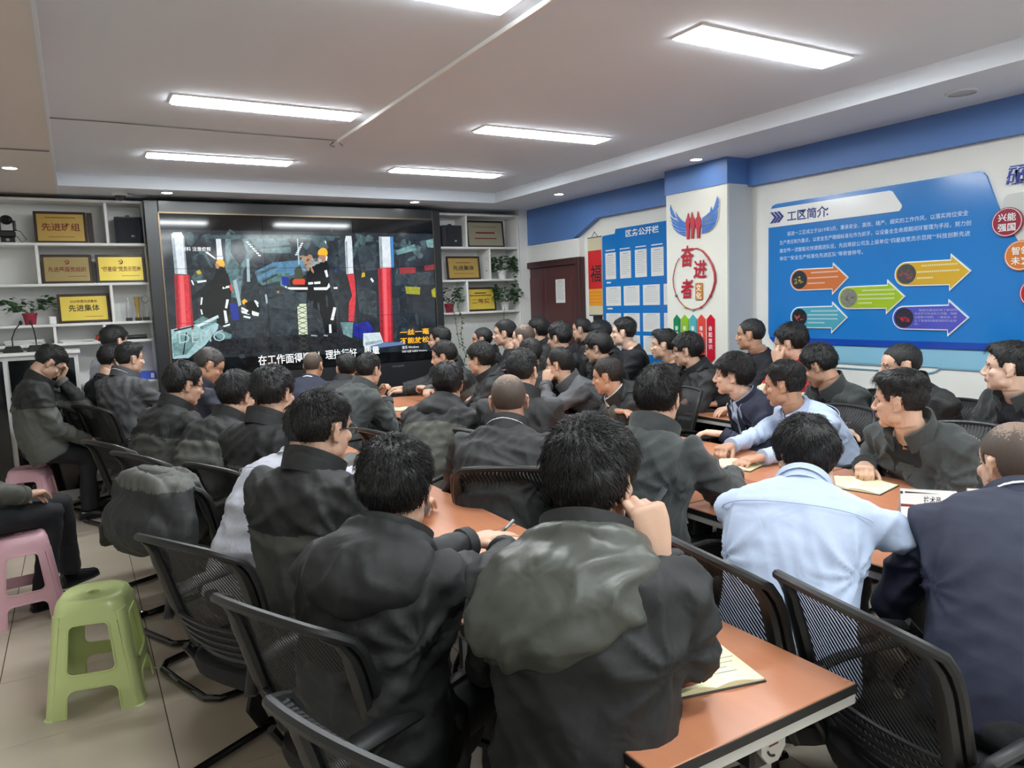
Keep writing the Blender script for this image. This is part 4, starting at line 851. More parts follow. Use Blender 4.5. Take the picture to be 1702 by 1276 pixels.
# ------------------------------------------------------------------ boards and lettering on the right wall
def board_mat(n, c, r=.18): return mat(n, S(*c), r, var=.02, nscale=2, coat=.3)
M_bblue = board_mat('board_blue', (30, 122, 200)); M_bdark = board_mat('board_dark_blue', (22, 74, 176)); M_blight = board_mat('board_light_blue', (142, 196, 222)); M_bwhite = board_mat('board_white', (236, 238, 236)); M_bgrey = board_mat('board_grey', (206, 208, 206)); M_navy = mat('navy_letter', S(36, 54, 130), .4)
M_letter = mat('white_letter', S(238, 240, 240), .5, var=0); M_letter2 = mat('pale_blue_letter', S(200, 222, 240), .5, var=0)
bd = thing('intro_board', 'large blue wall board with white text and five coloured arrows', 'board', (XW, 3.2, 1.16))
outer = [(4.13, 2.281), (4.165, 2.27), (4.184, 2.249), (4.206, 2.10), (4.206, 1.25), (4.19, 1.20), (4.14, 1.165), (2.2, 1.165), (2.2, 1.62), (2.343, 1.839), (2.455, 2.033), (2.535, 2.246), (2.553, 2.268), (2.58, 2.281)]
g = G(); flat(g, R, outer, .0, .020); obj('blue_panel', g, M_bblue, bd, True, recalc=True)
g = G(); flat(g, R, [(4.19, 1.212), (2.2, 1.212), (2.2, 1.166), (4.14, 1.166), (4.165, 1.18)], .0201, .0225); obj('dark_strip', g, M_bdark, bd, True, recalc=True)
g = G(); flat(g, R, [(4.184, 2.247), (3.165, 2.247), (3.14, 2.238), (3.128, 2.219), (3.073, 2.138), (3.073, 2.12), (3.09, 2.099), (4.222, 2.099)], .0201, .027); obj('title_plate', g, M_bwhite, bd, True, recalc=True)
g = G()
for k in range(3):
    o_ = -.033*k; flat(g, R, [(4.182+o_, 2.219), (4.158+o_, 2.219), (4.113+o_, 2.175), (4.158+o_, 2.131), (4.184+o_, 2.131), (4.140+o_, 2.176)], .0271, .0295)
obj('chevron', g, M_navy, bd, True, recalc=True)
g = G(); text(g, '工区简介', R, 4.016, 2.137, .085, .0285, 0, width=.365, bold=.022); text(g, '：', R, 3.66, 2.137, .085, .0285, 0, bold=.02); obj('title_lettering', g, M_navy, bd, True, smooth=False, sharp=None)
g = G()
for body, y0, y1, z in (('掘进一工区成立于2019年3月，秉承安全、高效、精严、细实的工作作风，以落实岗位安全', 4.019, 2.634, 2.021), ('生产责任制为重点，以安全生产精细标准化作为抓手，以设备全生命周期闭环管理为手段，努力创', 4.093, 2.616, 1.957),
                        ('建世界一流智能化快速掘进队伍，先后荣获公司及上级单位“四星级党员示范岗”“科技创新先进', 4.093, 2.619, 1.892), ('单位”“安全生产标准化先进区队”等荣誉称号。', 4.092, 3.36, 1.831)):
    text(g, body, R, y0, z, .036, .0215, 0, width=y0-y1, bold=.004)
stuff(obj('paragraph', g, M_letter2, bd, True, smooth=False, sharp=None))
ARR = [('orange', (206, 116, 62), [(3.973, 1.661), (3.897, 1.753), (3.6, 1.748), (3.6, 1.784), (3.468, 1.667), (3.603, 1.543), (3.603, 1.583), (3.895, 1.583)], 3, None),
       ('green', (160, 192, 44), [(3.544, 1.525), (3.465, 1.602), (3.165, 1.603), (3.166, 1.639), (3.032, 1.518), (3.17, 1.395), (3.171, 1.435), (3.462, 1.435)], 4, None),
       ('teal', (78, 164, 186), [(3.973, 1.376), (3.894, 1.458), (3.602, 1.462), (3.602, 1.493), (3.471, 1.373), (3.606, 1.252), (3.607, 1.292), (3.893, 1.291)], 4, None),
       ('yellow', (214, 172, 48), [(3.109, 1.671), (3.029, 1.752), (2.732, 1.749), (2.733, 1.787), (2.601, 1.668), (2.736, 1.544), (2.737, 1.583), (3.025, 1.587)], 3, None),
       ('violet', (84, 88, 190), [(3.114, 1.372), (3.039, 1.454), (2.738, 1.458), (2.739, 1.493), (2.605, 1.372), (2.739, 1.248), (2.741, 1.289), (3.036, 1.291)], 5, ('智能化建设实现了移动列', '车远平行作业和工作面、地面', '远程集中控制、一键启动，树', '立了智能快速掘进的行业标', '杆。'))]
PHOTO = [[(40, 46, 56), (190, 170, 50)], [(128, 128, 118), (96, 98, 90)], [(30, 32, 40), (190, 90, 80)], [(70, 74, 76), (150, 60, 60)], [(46, 44, 60), (190, 40, 54)]]
for k, (n, c, p, rows, words) in enumerate(ARR):
    cy, cz, y0 = (p[1][0]+p[0][0])/2, p[0][1], p[0][0]
    yc, rr = p[1][0], (p[1][1]-p[7][1])/2; cz = (p[1][1]+p[7][1])/2
    cap = [(yc+rr*math.sin(rad(a)), cz+rr*math.cos(rad(a))) for a in range(180, -1, -15)]
    shape = cap[::-1][::-1]+[p[2], p[3], p[4], p[5], p[6]]
    m_ = board_mat('arrow_'+n, c)
    g = G(); flat(g, R, shape, .0201, .030); o = obj('arrow_plate', g, M_bwhite, bd, True, recalc=True, label='white edged %s arrow plate' % n)
    q = .008
    cap2 = [(yc+(rr-q)*math.sin(rad(a)), cz+(rr-q)*math.cos(rad(a))) for a in range(180, -1, -15)]
    ins = cap2+[(p[2][0]-q*.6, p[2][1]-q), (p[3][0]-q, p[3][1]-2.4*q), (p[4][0]+1.5*q, p[4][1]), (p[5][0]-q, p[5][1]+2.4*q), (p[6][0]-q*.6, p[6][1]+q)]
    g = G(); flat(g, R, ins, .0301, .0325); f_ = obj('arrow_face', g, m_, o, False, recalc=True, label=n+' arrow face'); f_.location = (-bd.location[0], -bd.location[1], -bd.location[2])
    pr = rr*.82; pc = (yc-.004, cz)
    g = G(); flat(g, R, circ(*pc, pr), .0326, .034, 0); rp = random.Random(k+40)
    for q_ in range(16):
        r9, a9 = pr*.72*math.sqrt(rp.random()), rp.uniform(0, 6.3); cx9, cz9 = pc[0]+r9*math.cos(a9), pc[1]+.6*r9*math.sin(a9)-.004; e9 = pr*rp.uniform(.08, .24)
        flat(g, R, [(cx9+e9*rp.uniform(.6, 1.1)*math.cos(b9), cz9+e9*rp.uniform(.4, .9)*math.sin(b9)) for b9 in (0, 1.2, 2.5, 3.8, 5.1)], .0340, .0341+.00004*q_, 1+q_ % 2)
    f_ = obj('round_photo', g, [mat('photo_%s_a' % n, S(*PHOTO[k][0]), .3, var=.6, nscale=60), mat('photo_%s_b' % n, S(*PHOTO[k][1]), .3, var=.5, nscale=90), mat('photo_%s_c' % n, S(*[int((x+y)/2+14) for x, y in zip(*PHOTO[k])]), .3, var=.5, nscale=90)], o, False, recalc=True); f_.location = (-bd.location[0], -bd.location[1], -bd.location[2])
    g = G(); yl = yc-rr*.95; wid = yl-(p[4][0]+.075)
    rs = random.Random(k)
    for r_ in range(rows):
        z = cz+.052-.105*r_/(rows-.5 if rows > 3 else 2.6)-.008
        a0 = .03 if r_ == 0 else 0; e0 = wid if r_ < rows-1 else wid*(.12 if words else rs.uniform(.35, .6))
        if words: text(g, words[r_], R, yl-a0, z, .017, .0332, 0, width=e0-a0)
        else:
            y = a0
            while y < e0-.008: wbox(g, R, yl-y, z, yl-y-.0105, z+.0105, .0326, .0332); y += .014
    f_ = obj('fine_print', g, mat('print_'+n, S(*[min(255, int(x*.35+150)) for x in c]), .5, var=0), o, False, smooth=False, sharp=None); stuff(f_); f_.location = (-bd.location[0], -bd.location[1], -bd.location[2])
# light blue skirting panel under the board
lp_ = thing('light_blue_panel', 'pale blue wall panel with a rounded outline under the blue board', 'wall panel', (XW, 2.8, .99))
g = G(); flat(g, R, [(3.70, 1.163), (1.2, 1.163), (1.2, 1.04), (3.66, 1.04), (3.70, 1.07)], 0, .012); obj('panel', g, M_blight, lp_, True, recalc=True)
g = G(); wbox(g, R, 3.62, 1.028, 2.93, 1.04, 0, .010); wbox(g, R, 3.62, .992, 2.86, 1.0, 0, .010)
g.tube([(XW-.005, 2.93, .996), (XW-.005, 2.86, .998), (XW-.005, 2.82, 1.012), (XW-.005, 2.79, 1.034)], .007, 6)
wbox(g, R, 2.80, 1.030, 1.2, 1.04, 0, .010)
obj('outline', g, mat('outline_blue', S(128, 172, 196), .3), lp_, True)

# grey panel, round discs and the blue header beyond the board
def disc(label, y, z, r, c, words):
    t = thing('slogan_disc', label, 'wall sign', (XW, y, z-r), group='round slogan signs beside the blue board')
    g = G(); flat(g, R, circ(y, z, r, 36), .024, .04); obj('disc', g, board_mat('disc_%d' % c[0], c), t, True, recalc=True)
    g = G(); P = [(XW-.041, y+.92*r*math.cos(2*PI*k/40), z+.92*r*math.sin(2*PI*k/40)) for k in range(40)]; g.tube(P, .0022, 6, closed=True); obj('ring', g, M_letter, t, True)
    if words:
        g = G(); text(g, words[0], R, y+.05, z+.010, .05, .0415, 0, width=.1, bold=.015); text(g, words[1], R, y+.05, z-.05, .05, .0415, 0, width=.1, bold=.015); obj('lettering', g, M_letter, t, True, smooth=False, sharp=None)
g = G(); flat(g, R, rrect(1.2, 1.25, 2.437, 2.118, .05), .0, .0195); single('grey_wall_panel', g, M_bgrey, 'light grey rounded wall panel behind the slogan discs', 'wall panel', recalc=True)
disc('round maroon slogan sign at the right edge', 2.397, 1.95, .088, (150, 44, 66), ('兴能', '强国')); disc('round orange slogan sign at the right edge', 2.315, 1.745, .09, (214, 124, 52), ('智领', '未来')); disc('round red slogan sign at the right edge, lowest', 2.225, 1.52, .088, (186, 36, 44), None)
hd = thing('slogan_header', 'bold dark blue slanted header characters in the upper right corner', 'lettering', (XW, 2.2, 2.16))
g = G()
for k, (ch, dd) in enumerate((('砥砺奋进', .012), ('砥砺奋进', .016))):
    text(g, ch, R, 2.425, 2.178, .115, dd, k, width=.52, bold=.045 if k == 0 else .0, shear=.15)
obj('lettering', g, [mat('header_white', S(220, 226, 236), .4), mat('header_blue', S(44, 62, 150), .35)], hd, True, smooth=False, sharp=None)
g = G(); flat(g, R, [(2.425, 2.176), (2.405, 2.282), (1.2, 2.282), (1.2, 2.176)], 0, .010); obj('backing', g, mat('header_back', S(58, 78, 168), .35), hd, True, recalc=True)

# notice board with papers
nb = thing('notice_board', 'blue public notice board beside the maroon door', 'notice board', (XW, 5.9, .9))
g = G(); flat(g, R, [(6.425, 2.225), (6.41, 2.24), (6.21, 2.245), (6.195, 2.292), (5.13, 2.292), (5.13, .9), (6.44, .9)], 0, .012); obj('panel', g, M_bblue, nb, True, recalc=True)
g = G(); text(g, '区务公开栏', R, 6.03, 2.20, .075, .013, 0, width=.50, bold=.025)
for y in (6.37, 6.13, 5.88, 5.64): wbox(g, R, y, 2.075, y-.16, 2.085, .012, .0126)
wbox(g, R, 6.36, 1.735, 6.29, 1.75, .012, .0126); wbox(g, R, 6.36, 1.46, 6.27, 1.475, .012, .0126)
obj('lettering', g, M_letter, nb, True, smooth=False, sharp=None)
M_sleeve = mat('clear_sleeve', S(206, 210, 214), .1, alpha=1)
rows_ = [((6.374, 6.198), (6.129, 5.954), (5.889, 5.711), (5.646, 5.466), (5.40, 5.22)), ((6.374, 6.124), (6.077, 5.827), (5.774, 5.526), (5.47, 5.22)), ((6.38, 6.13), (6.083, 5.832), (5.779, 5.53), (5.47, 5.22)), ((6.38, 6.13), (6.083, 5.832), (5.779, 5.53), (5.47, 5.22))]
zz = [(2.053, 1.777), (1.697, 1.496), (1.417, 1.232), (1.19, 1.0)]
ordn = ('first', 'second', 'third', 'fourth', 'fifth'); rown = ('tall top', 'second', 'third', 'lowest')
k = 0
for r_, row in enumerate(rows_):
    for c_, (a, b) in enumerate(row):
        sheet('%s paper from the left in the %s row of the blue notice board' % (ordn[c_], rown[r_]), a, zz[r_][0], b, zz[r_][1], XW-.012, group='papers on the notice board', rows=10 if r_ == 0 else 8, seed=k); k += 1
# hanging calendar
ca = thing('wall_calendar', 'hanging calendar with a red sheet and a brush character, beside the door', 'calendar', (XW, 6.57, 1.40))
g = G(); wbox(g, R, 6.69, 1.40, 6.445, 2.24, .002, .008); obj('backing', g, mat('calendar_cream', S(216, 206, 176), .6), ca, True)
g = G(); wbox(g, R, 6.688, 1.685, 6.447, 2.10, .008, .010); obj('red_sheet', g, mat('calendar_red', S(214, 40, 46), .5), ca, True)
g = G(); wbox(g, R, 6.688, 1.502, 6.447, 1.684, .008, .0095); obj('month_sheet', g, mat('calendar_orange', S(240, 166, 48), .5), ca, True)
g = G(); text(g, '福', R, 6.655, 1.775, .20, .0105, 0, bold=.01, shear=.1); obj('brush_character', g, M_inkb, ca, True, smooth=False, sharp=None)
g = G()
for r_ in range(4):
    for c_ in range(7): wbox(g, R, 6.67-c_*.031, 1.53+r_*.036, 6.655-c_*.031, 1.548+r_*.036, .0095, .010)
obj('date_grid', g, mat('date_ink', S(226, 120, 40), .5), ca, True)
g = G().tube([(XW-.006, 6.69, 2.24), (XW-.006, 6.445, 2.24)], .007, 8); g.tube([(XW-.006, 6.69, 1.40), (XW-.006, 6.445, 1.40)], .007, 8); obj('rod', g, M_greyplastic, ca, True)
obj('cord', G().tube([(XW-.006, 6.62, 2.245), (XW-.006, 6.565, 2.30), (XW-.006, 6.51, 2.245)], .003, 6), M_black, ca, True)
g = G(); wbox(g, R, 6.595, 1.31, 6.46, 1.392, 0, .03, bev=.004); t = single('wall_box', g, M_dgrey, 'small dark grey wall box under the calendar', 'switch box')

# ------------------------------------------------------------------ emblem on the pillar
RP = ('R', 4.66)
em = thing('pillar_emblem', 'winged emblem with three red figures on the white pillar', 'emblem', (4.66, 4.77, 2.05))
M_wing = mat('wing_blue', S(52, 112, 196), .35, var=.2, nscale=12)
for k, p in enumerate(WING):
    g = G(); flat(g, RP, offset_poly(p, 1.06), .006, .011+.0006*(k % 4), 0); flat(g, RP, p, .011+.0006*(k % 4), .0135+.0006*(k % 4), 1)
    obj('feather', g, [M_bwhite, M_wing], em, True, recalc=True)
for p in FIGS:
    g = G(); flat(g, RP, p, .008, .018); cx = (p[0][0]+p[1][0])/2; g.ell((4.66-.013, cx, p[0][1]+.006), (.006, .0065, .012), 10, 6); obj('figure', g, mat('figure_red', S(178, 30, 52), .4), em, True, recalc=True)
cr = thing('pillar_slogan_ring', 'red ring sign with brush characters on the white pillar', 'wall sign', (4.66, 4.78, 1.45))
P = np.array([(4.66-.012, y, z) for y, z in RING]); rr_ = [.004+.006*math.sin(PI*min(1, i/10)) for i in range(len(P))]
obj('ring', G().tube(P, rr_, 8, flat=(1, 1)), mat('ring_red', S(170, 50, 58), .4), cr, True)
for i, c in ((8, (170, 30, 40)), (10, (196, 60, 70)), (11, (150, 160, 150)), (12, (190, 170, 70)), (14, (80, 90, 90))):
    obj('bead', G().ell(P[i], (.012, .013, .013), 10, 6), mat('bead_%d' % i, S(*c), .4), cr, True)
g = G(); text(g, '奋', RP, 4.935, 1.845, .19, .012, 0, width=.16, bold=.02, shear=.08); text(g, '进', RP, 4.775, 1.735, .165, .012, 0, width=.155, bold=.02, shear=.05); text(g, '者', RP, 4.935, 1.57, .175, .012, 0, width=.145, bold=.02, shear=.1)
obj('brush_character', g, mat('character_red', S(176, 28, 50), .4), cr, True, smooth=False, sharp=None)
g = G(); flat(g, RP, rrect(4.668, 1.537, 4.752, 1.682, .01), .004, .012); obj('seal_plate', g, mat('seal_orange', S(200, 128, 48), .4), cr, True, recalc=True)
g = G(); text(g, '文', RP, 4.743, 1.617, .06, .0125, 0, width=.062, bold=.02); text(g, '化', RP, 4.743, 1.55, .06, .0125, 0, width=.062, bold=.02); obj('seal_lettering', g, M_letter, cr, True, smooth=False, sharp=None)
for y1, y0, c, words, lab in ((5.028, 4.948, (30, 130, 84), '奋进', 'dark green upright slogan arrow on the pillar'), (4.932, 4.843, (140, 184, 44), '奋斗', 'light green upright slogan arrow on the pillar'), (4.83, 4.742, (84, 170, 176), '奋勇', 'teal upright slogan arrow on the pillar'), (4.728, 4.642, (218, 76, 62), '奋飞视野', 'orange-red upright slogan arrow on the pillar'), (4.621, 4.533, (198, 32, 52), '奋起意识', 'crimson upright slogan arrow on the pillar')):
    t = thing('slogan_arrow', lab, 'wall sign', (4.66, (y0+y1)/2, 1.0), group='upright arrows on the pillar'); yc = (y0+y1)/2
    g = G(); flat(g, RP, [(y1, 1.37), (yc, 1.41), (y0, 1.37), (y0, 1.04), (yc, 1.0), (y1, 1.04)], 0, .012); obj('arrow', g, board_mat('pillar_arrow_%d' % c[0], c), t, True, recalc=True)
    g = G()
    for i, ch in enumerate(words): text(g, ch, RP, yc+.022, 1.275-.052*i, .044, .0125, 0, width=.044, bold=.01)
    obj('lettering', g, M_letter, t, True, smooth=False, sharp=None)
# ------------------------------------------------------------------ folding training tables
def make_table(w, l):
    """top w (x) by l (y), 0.75 high, folding T legs"""
    t = thing('folding_table', 'x', 'table')
    obj('table_top', G().box(-w/2, -l/2, .731, w/2, l/2, .75, bev=.002), M_wood, t)
    g = G()
    for a, b, c, d in ((-w/2-.003, -l/2-.003, w/2+.003, -l/2), (-w/2-.003, l/2, w/2+.003, l/2+.003), (-w/2-.003, -l/2, -w/2, l/2), (w/2, -l/2, w/2+.003, l/2)): g.box(a, b, .728, c, d, .7475)
    obj('edge_band', g, M_edgeblack, t)
    obj('underboard', G().box(-w/2-.001, -l/2-.001, .703, w/2+.001, l/2+.001, .728, bev=.002), M_edge, t)
    for s in (-1, 1):
        y = s*(l/2-.12); lx = .11
        lg = obj('leg', G().box(lx-.03, y-.022, .09, lx+.03, y+.022, .60, bev=.006), M_chrome, t)
        obj('foot', G().tube([(-w/2+.02, y, .062), (-w*.2, y, .085), (w*.2, y, .085), (w/2-.02, y, .062)], [.014, .022, .022, .014], 10), M_dgrey, lg)
        for x in (-w/2+.04, w/2-.04):
            obj('caster', G().tube([(x, y-.012, .026), (x, y+.012, .026)], .026, 14), M_black, lg)
        br = obj('fold_bracket', G().box(lx-.05, y-.035, .575, lx+.05, y+.035, .705, bev=.008), M_black, t)
        obj('lock_plate', G().prism([(lx+.040*math.cos(rad(a)), y+s*.036, .638+.050*math.sin(rad(a))) for a in range(22, 382, 45)], (0, s*.012, 0)), M_edge, br, recalc=True)
        for a0 in (30, 210):
            obj('lock_arrow', G().tube([(lx+.022*math.cos(rad(a)), y+s*.049, .638+.030*math.sin(rad(a))) for a in range(a0, a0+80, 16)], .0028, 6), M_black, br)
        obj('lock_label', G().box(lx-.014, y+s*.048, .630, lx+.014, y+s*.0485, .634), M_ink, br)
    obj('modesty_rail', G().box(-.02, -l/2+.18, .62, .02, l/2-.18, .66, bev=.004), M_black, t)
    return t
TT = {}
def table(x0, x1, y0, y1, label):
    w, l = round(x1-x0, 3)-.008, round(y1-y0, 3)-.008
    if (w, l) not in TT: t = TT[(w, l)] = make_table(w, l)
    else: t = copy_tree(TT[(w, l)])
    t.location = ((x0+x1)/2, (y0+y1)/2, 0); tag(t, label, group='cherry topped folding tables')
A0, A1 = .80, 1.365
for k, (a, b) in enumerate(((.925, 2.325), (2.325, 3.725), (3.725, 5.125), (5.125, 6.525))):
    table(A0, A1, a, b, ('cherry folding table in front with its free corner and lock plate showing', 'cherry folding table between the left row and the bald man', 'cherry folding table of the left row, third from the front', 'cherry folding table of the left row nearest the video wall')[k])
B0, Bm, B1 = 2.02, 2.53, 3.04
for k, (a, b) in enumerate(((.75, 2.15), (2.15, 3.55), (3.55, 4.95), (4.95, 6.35))):
    table(B0, Bm, a, b, ('cherry folding table in front of the navy suited man at right', 'cherry folding table under the light blue shirt man\'s side, second from front', 'cherry folding table of the middle block, left side, third from front', 'cherry folding table of the middle block, left side, nearest the screen')[k])
    table(Bm, B1, a, b, ('cherry folding table carrying the name cards', 'cherry folding table under the open notebook of the man in rolled sleeves', 'cherry folding table under the crossed arms of the hooded man', 'cherry folding table of the middle block, right side, nearest the screen')[k])
table(3.66, 4.07, 1.45, 2.85, 'cherry folding table of the wall row nearest the camera'); table(3.66, 4.07, 2.85, 4.25, 'cherry folding table of the wall row holding a black notebook')

# ------------------------------------------------------------------ mesh back visitor chairs
def chair_back_point(u, t):
    """u -1..1 across, t 0..1 up ; chair faces +y"""
    y = np.interp(t, [0, .35, .62, .78, .9, 1], [-.20, -.245, -.272, -.292, -.325, -.375]); z = np.interp(t, [0, .35, .62, .78, .9, 1], [.50, .655, .775, .845, .895, .925])
    w = np.interp(t, [0, .3, .7, .88, 1], [.19, .222, .232, .222, .17])
    return np.array([u*w, y+.045*u*u*(1-.5*t), z-.012*u*u*(t > .9)])
def make_chair():
    c = thing('mesh_back_chair', 'x', 'chair')
    s = G(); n = 20
    def ringr(w, d, z, cy=0, e=.62):
        a = np.arange(28)*2*PI/28; cc, ss = np.cos(a), np.sin(a)
        return np.stack([np.sign(cc)*np.abs(cc)**e*w, cy+np.sign(ss)*np.abs(ss)**e*d, np.full(28, z)], 1)
    s.loft([ringr(.20, .19, .415), ringr(.232, .222, .42), ringr(.24, .23, .445), ringr(.235, .225, .47), ringr(.2, .19, .482), ringr(.1, .1, .484)])
    obj('seat', s, M_seat, c, recalc=True)
    U = np.linspace(-1, 1, 13); T = np.linspace(0, 1, 19)
    front = np.array([[chair_back_point(u, t) for u in U] for t in T])
    g = G(); k, m = len(T), len(U); base = np.arange(k*m).reshape(k, m)
    q = np.stack([base[:-1, :-1], base[:-1, 1:], base[1:, 1:], base[1:, :-1]], -1).reshape(-1, 4)
    g.add(front.reshape(-1, 3), q[: , ::-1].copy())
    obj('back_mesh', g, M_net, c, sharp=None)
    loop = [chair_back_point(-1, t) for t in np.linspace(0, 1, 14)]+[chair_back_point(u, 1) for u in np.linspace(-.9, .9, 10)]+[chair_back_point(1, t) for t in np.linspace(1, 0, 14)]+[chair_back_point(u, 0) for u in np.linspace(.9, -.9, 8)]
    obj('back_frame', G().tube(loop, .0125, 8, closed=True), M_black, c)
    for sx in (-1, 1):
        g = G(); g.tube([chair_back_point(sx*.9, t)+np.array([0, -.016, 0]) for t in np.linspace(0, .93, 12)], [.024]*9+[.02, .016, .01], 8, flat=(1.0, .7), up=(1, 0, 0))
        obj('back_upright', g, M_black, c)
    for t in (.10, .16, .22, .28): obj('lumbar_slat', G().tube([chair_back_point(u, t)+np.array([0, -.022, 0]) for u in np.linspace(-.85, .85, 11)], .0065, 6), M_black, c)
    for sx in (-1, 1):
        x = sx*.262
        obj('armrest', G().tube([(sx*.225, -.245, .60), (x, -.20, .655), (x, -.1, .672), (x, .06, .672), (x, .15, .655)], [.014, .02, .023, .023, .016], 10, flat=(.55, 1.15), up=(0, 0, 1)), M_black, c)
        obj('arm_support', G().tube([(x, .15, .655), (x, .20, .60), (x, .20, .48), (x, .14, .30), (x, .08, .12), (x, .12, .04)], [.016, .018, .02, .022, .022, .016], 10, flat=(1.6, .7), up=(0, 1, 0)), M_black, c)
    p = [(.262, .10, .05), (.262, .16, .03), (.262, .22, .018), (.262, .0, .018), (.262, -.22, .018), (.25, -.29, .018), (.2, -.33, .018), (0, -.335, .018), (-.2, -.33, .018), (-.25, -.29, .018), (-.262, -.22, .018), (-.262, 0, .018), (-.262, .22, .018), (-.262, .16, .03), (-.262, .10, .05)]
    obj('sled_base', G().tube(p, .014, 10), M_blackgloss, c)
    obj('seat_rail', G().tube([(-.262, .16, .40), (-.15, .16, .40), (.15, .16, .40), (.262, .16, .40)], .012, 8).tube([(-.2, -.21, .50), (-.19, -.17, .43), (-.18, .1, .41)], .014, 8).tube([(.2, -.21, .50), (.19, -.17, .43), (.18, .1, .41)], .014, 8), M_black, c)
    return c
CHAIR0 = make_chair(); _chair_used = [False]
def chair(x, y, az, label):
    if not _chair_used[0]: c = CHAIR0; _chair_used[0] = True
    else: c = copy_tree(CHAIR0)
    c.location = (x, y, 0); c.rotation_euler = (0, 0, -rad(az)); tag(c, label, 'chair', 'black mesh back chairs')
    return c

# ------------------------------------------------------------------ moulded plastic stools
def curve_panel(outer, holes, thick):
    c = bpy.data.curves.new('p', 'CURVE'); c.dimensions = '2D'; c.fill_mode = 'BOTH'; c.extrude = thick/2
    for loop in [outer]+holes:
        s = c.splines.new('POLY'); s.points.add(len(loop)-1); s.use_cyclic_u = True
        for i, (x, y) in enumerate(loop): s.points[i].co = (x, y, 0, 1)
    o = bpy.data.objects.new('p', c); COL.objects.link(o); dg = bpy.context.evaluated_depsgraph_get(); me = bpy.data.meshes.new_from_object(o.evaluated_get(dg))
    v = np.zeros(len(me.vertices)*3, np.float32); me.vertices.foreach_get('co', v); f = [tuple(p.vertices) for p in me.polygons]
    bpy.data.objects.remove(o); bpy.data.curves.remove(c); bpy.data.meshes.remove(me)
    return v.reshape(-1, 3), f
def make_stool(m, H=.45):
    t = thing('plastic_stool', 'x', 'stool')
    hw = lambda z: .178-(.178-.128)*(z/(H-.03))      # half width of the tapering body
    zt = H-.03
    def surf(s, z, side, d=0.0):                     # s metres along the side, d depth inwards
        w = hw(z)-d; p = np.array([s, -w, z]); a = side*PI/2; return np.array([p[0]*math.cos(a)-p[1]*math.sin(a), p[0]*math.sin(a)+p[1]*math.cos(a), z])
    cr = .030
    # seat: rounded square with raised rim, dish and finger hole
    def rs(w, z, r, n=7):
        return np.array([(x, y, z) for x, y in rrect(-w, -w, w, w, r, n)])
    seat = G().loft([rs(hw(zt-.06), zt-.06, .034), rs(hw(zt-.02)+.001, zt-.02, .06), rs(hw(zt)+.002, zt, .075), rs(hw(zt)-.004, H-.012, .08), rs(hw(zt)-.016, H-.001, .08), rs(hw(zt)-.028, H, .075), rs(hw(zt)-.04, H-.004, .07), rs(.05, H-.004, .0499), rs(.03, H-.003, .0299), rs(.024, H-.005, .0239), rs(.022, H-.025, .0219)], cap=False)
    obj('seat', seat, m, t, recalc=True)
    for side in range(4):
        # 2D outline of a side: legs, cross band, top apron
        n = 8
        arch = [(.088-.0*i, 0) for i in range(1)]
        W0, W1 = hw(0)-cr, hw(zt)-cr
        outer = [(-W0, 0), (-.100, 0)]
        for i in range(n+1): a = rad(180-90*i/n); outer.append((-.060+.034*math.cos(a), .075+.034*math.sin(a)))
        for i in range(n+1): a = rad(90-90*i/n); outer.append((.060+.034*math.cos(a), .075+.034*math.sin(a)))
        outer += [(.100, 0), (W0, 0), (W1, zt-.02), (-W1, zt-.02)]
        hole = []
        for cx, cy, a0 in ((.048, .335, 0), (-.048, .335, 90), (-.062, .19, 180), (.062, .19, 270)):
            for i in range(7): a = rad(a0+15*i); hole.append((cx+.026*math.cos(a), cy+.026*math.sin(a)))
        v, f = curve_panel(outer, [hole], .005)
        g = G(); g.add(np.array([surf(x, y, side, .0025-z) for x, y, z in v]), f)
        # raised rim round the window and the arch
        g.tube([surf(x, y, side, -.001) for x, y in hole], .004, 6, closed=True)
        g.tube([surf(x, y, side, -.001) for x, y in outer[1:-3]], .004, 6)
        obj('side_frame', g, m, t, sharp=40)
    for k in range(4):                                # rounded corner legs
        rings = []
        for z in (0, .006, .1, .2, .3, zt-.02):
            w = hw(z); pts = []; ex = .006 if z < .005 else 0
            for rr_, seq in ((cr+ex, range(0, 91, 15)), (cr-.005, range(90, -1, -15))):
                for a in seq: pts.append((w-cr+rr_*math.cos(rad(a)), w-cr+rr_*math.sin(rad(a)), z))
            pts = np.array(pts); a = k*PI/2; c_, s_ = math.cos(a), math.sin(a)
            rings.append(np.stack([pts[:, 0]*c_-pts[:, 1]*s_, pts[:, 0]*s_+pts[:, 1]*c_, pts[:, 2]], 1))
        obj('leg', G().loft(rings), m, t, recalc=True)
    return t
st = make_stool(M_green); st.location = (-.03, 3.46, 0); st.rotation_euler = (0, 0, rad(-12)); st.scale = (1.0, 1.0, 1.0); tag(st, 'empty pale green plastic stool on the open floor', group='plastic stools')
sp = make_stool(M_pink); sp.location = (-.36, 4.66, 0); sp.rotation_euler = (0, 0, rad(8)); tag(sp, 'pink plastic stool under the man cut off at the left edge', group='plastic stools')
s2 = copy_tree(sp); s2.location = (-.40, 6.72, 0); s2.rotation_euler = (0, 0, rad(-10)); tag(s2, 'pink plastic stool under the bowed man by the cabinet', group='plastic stools')

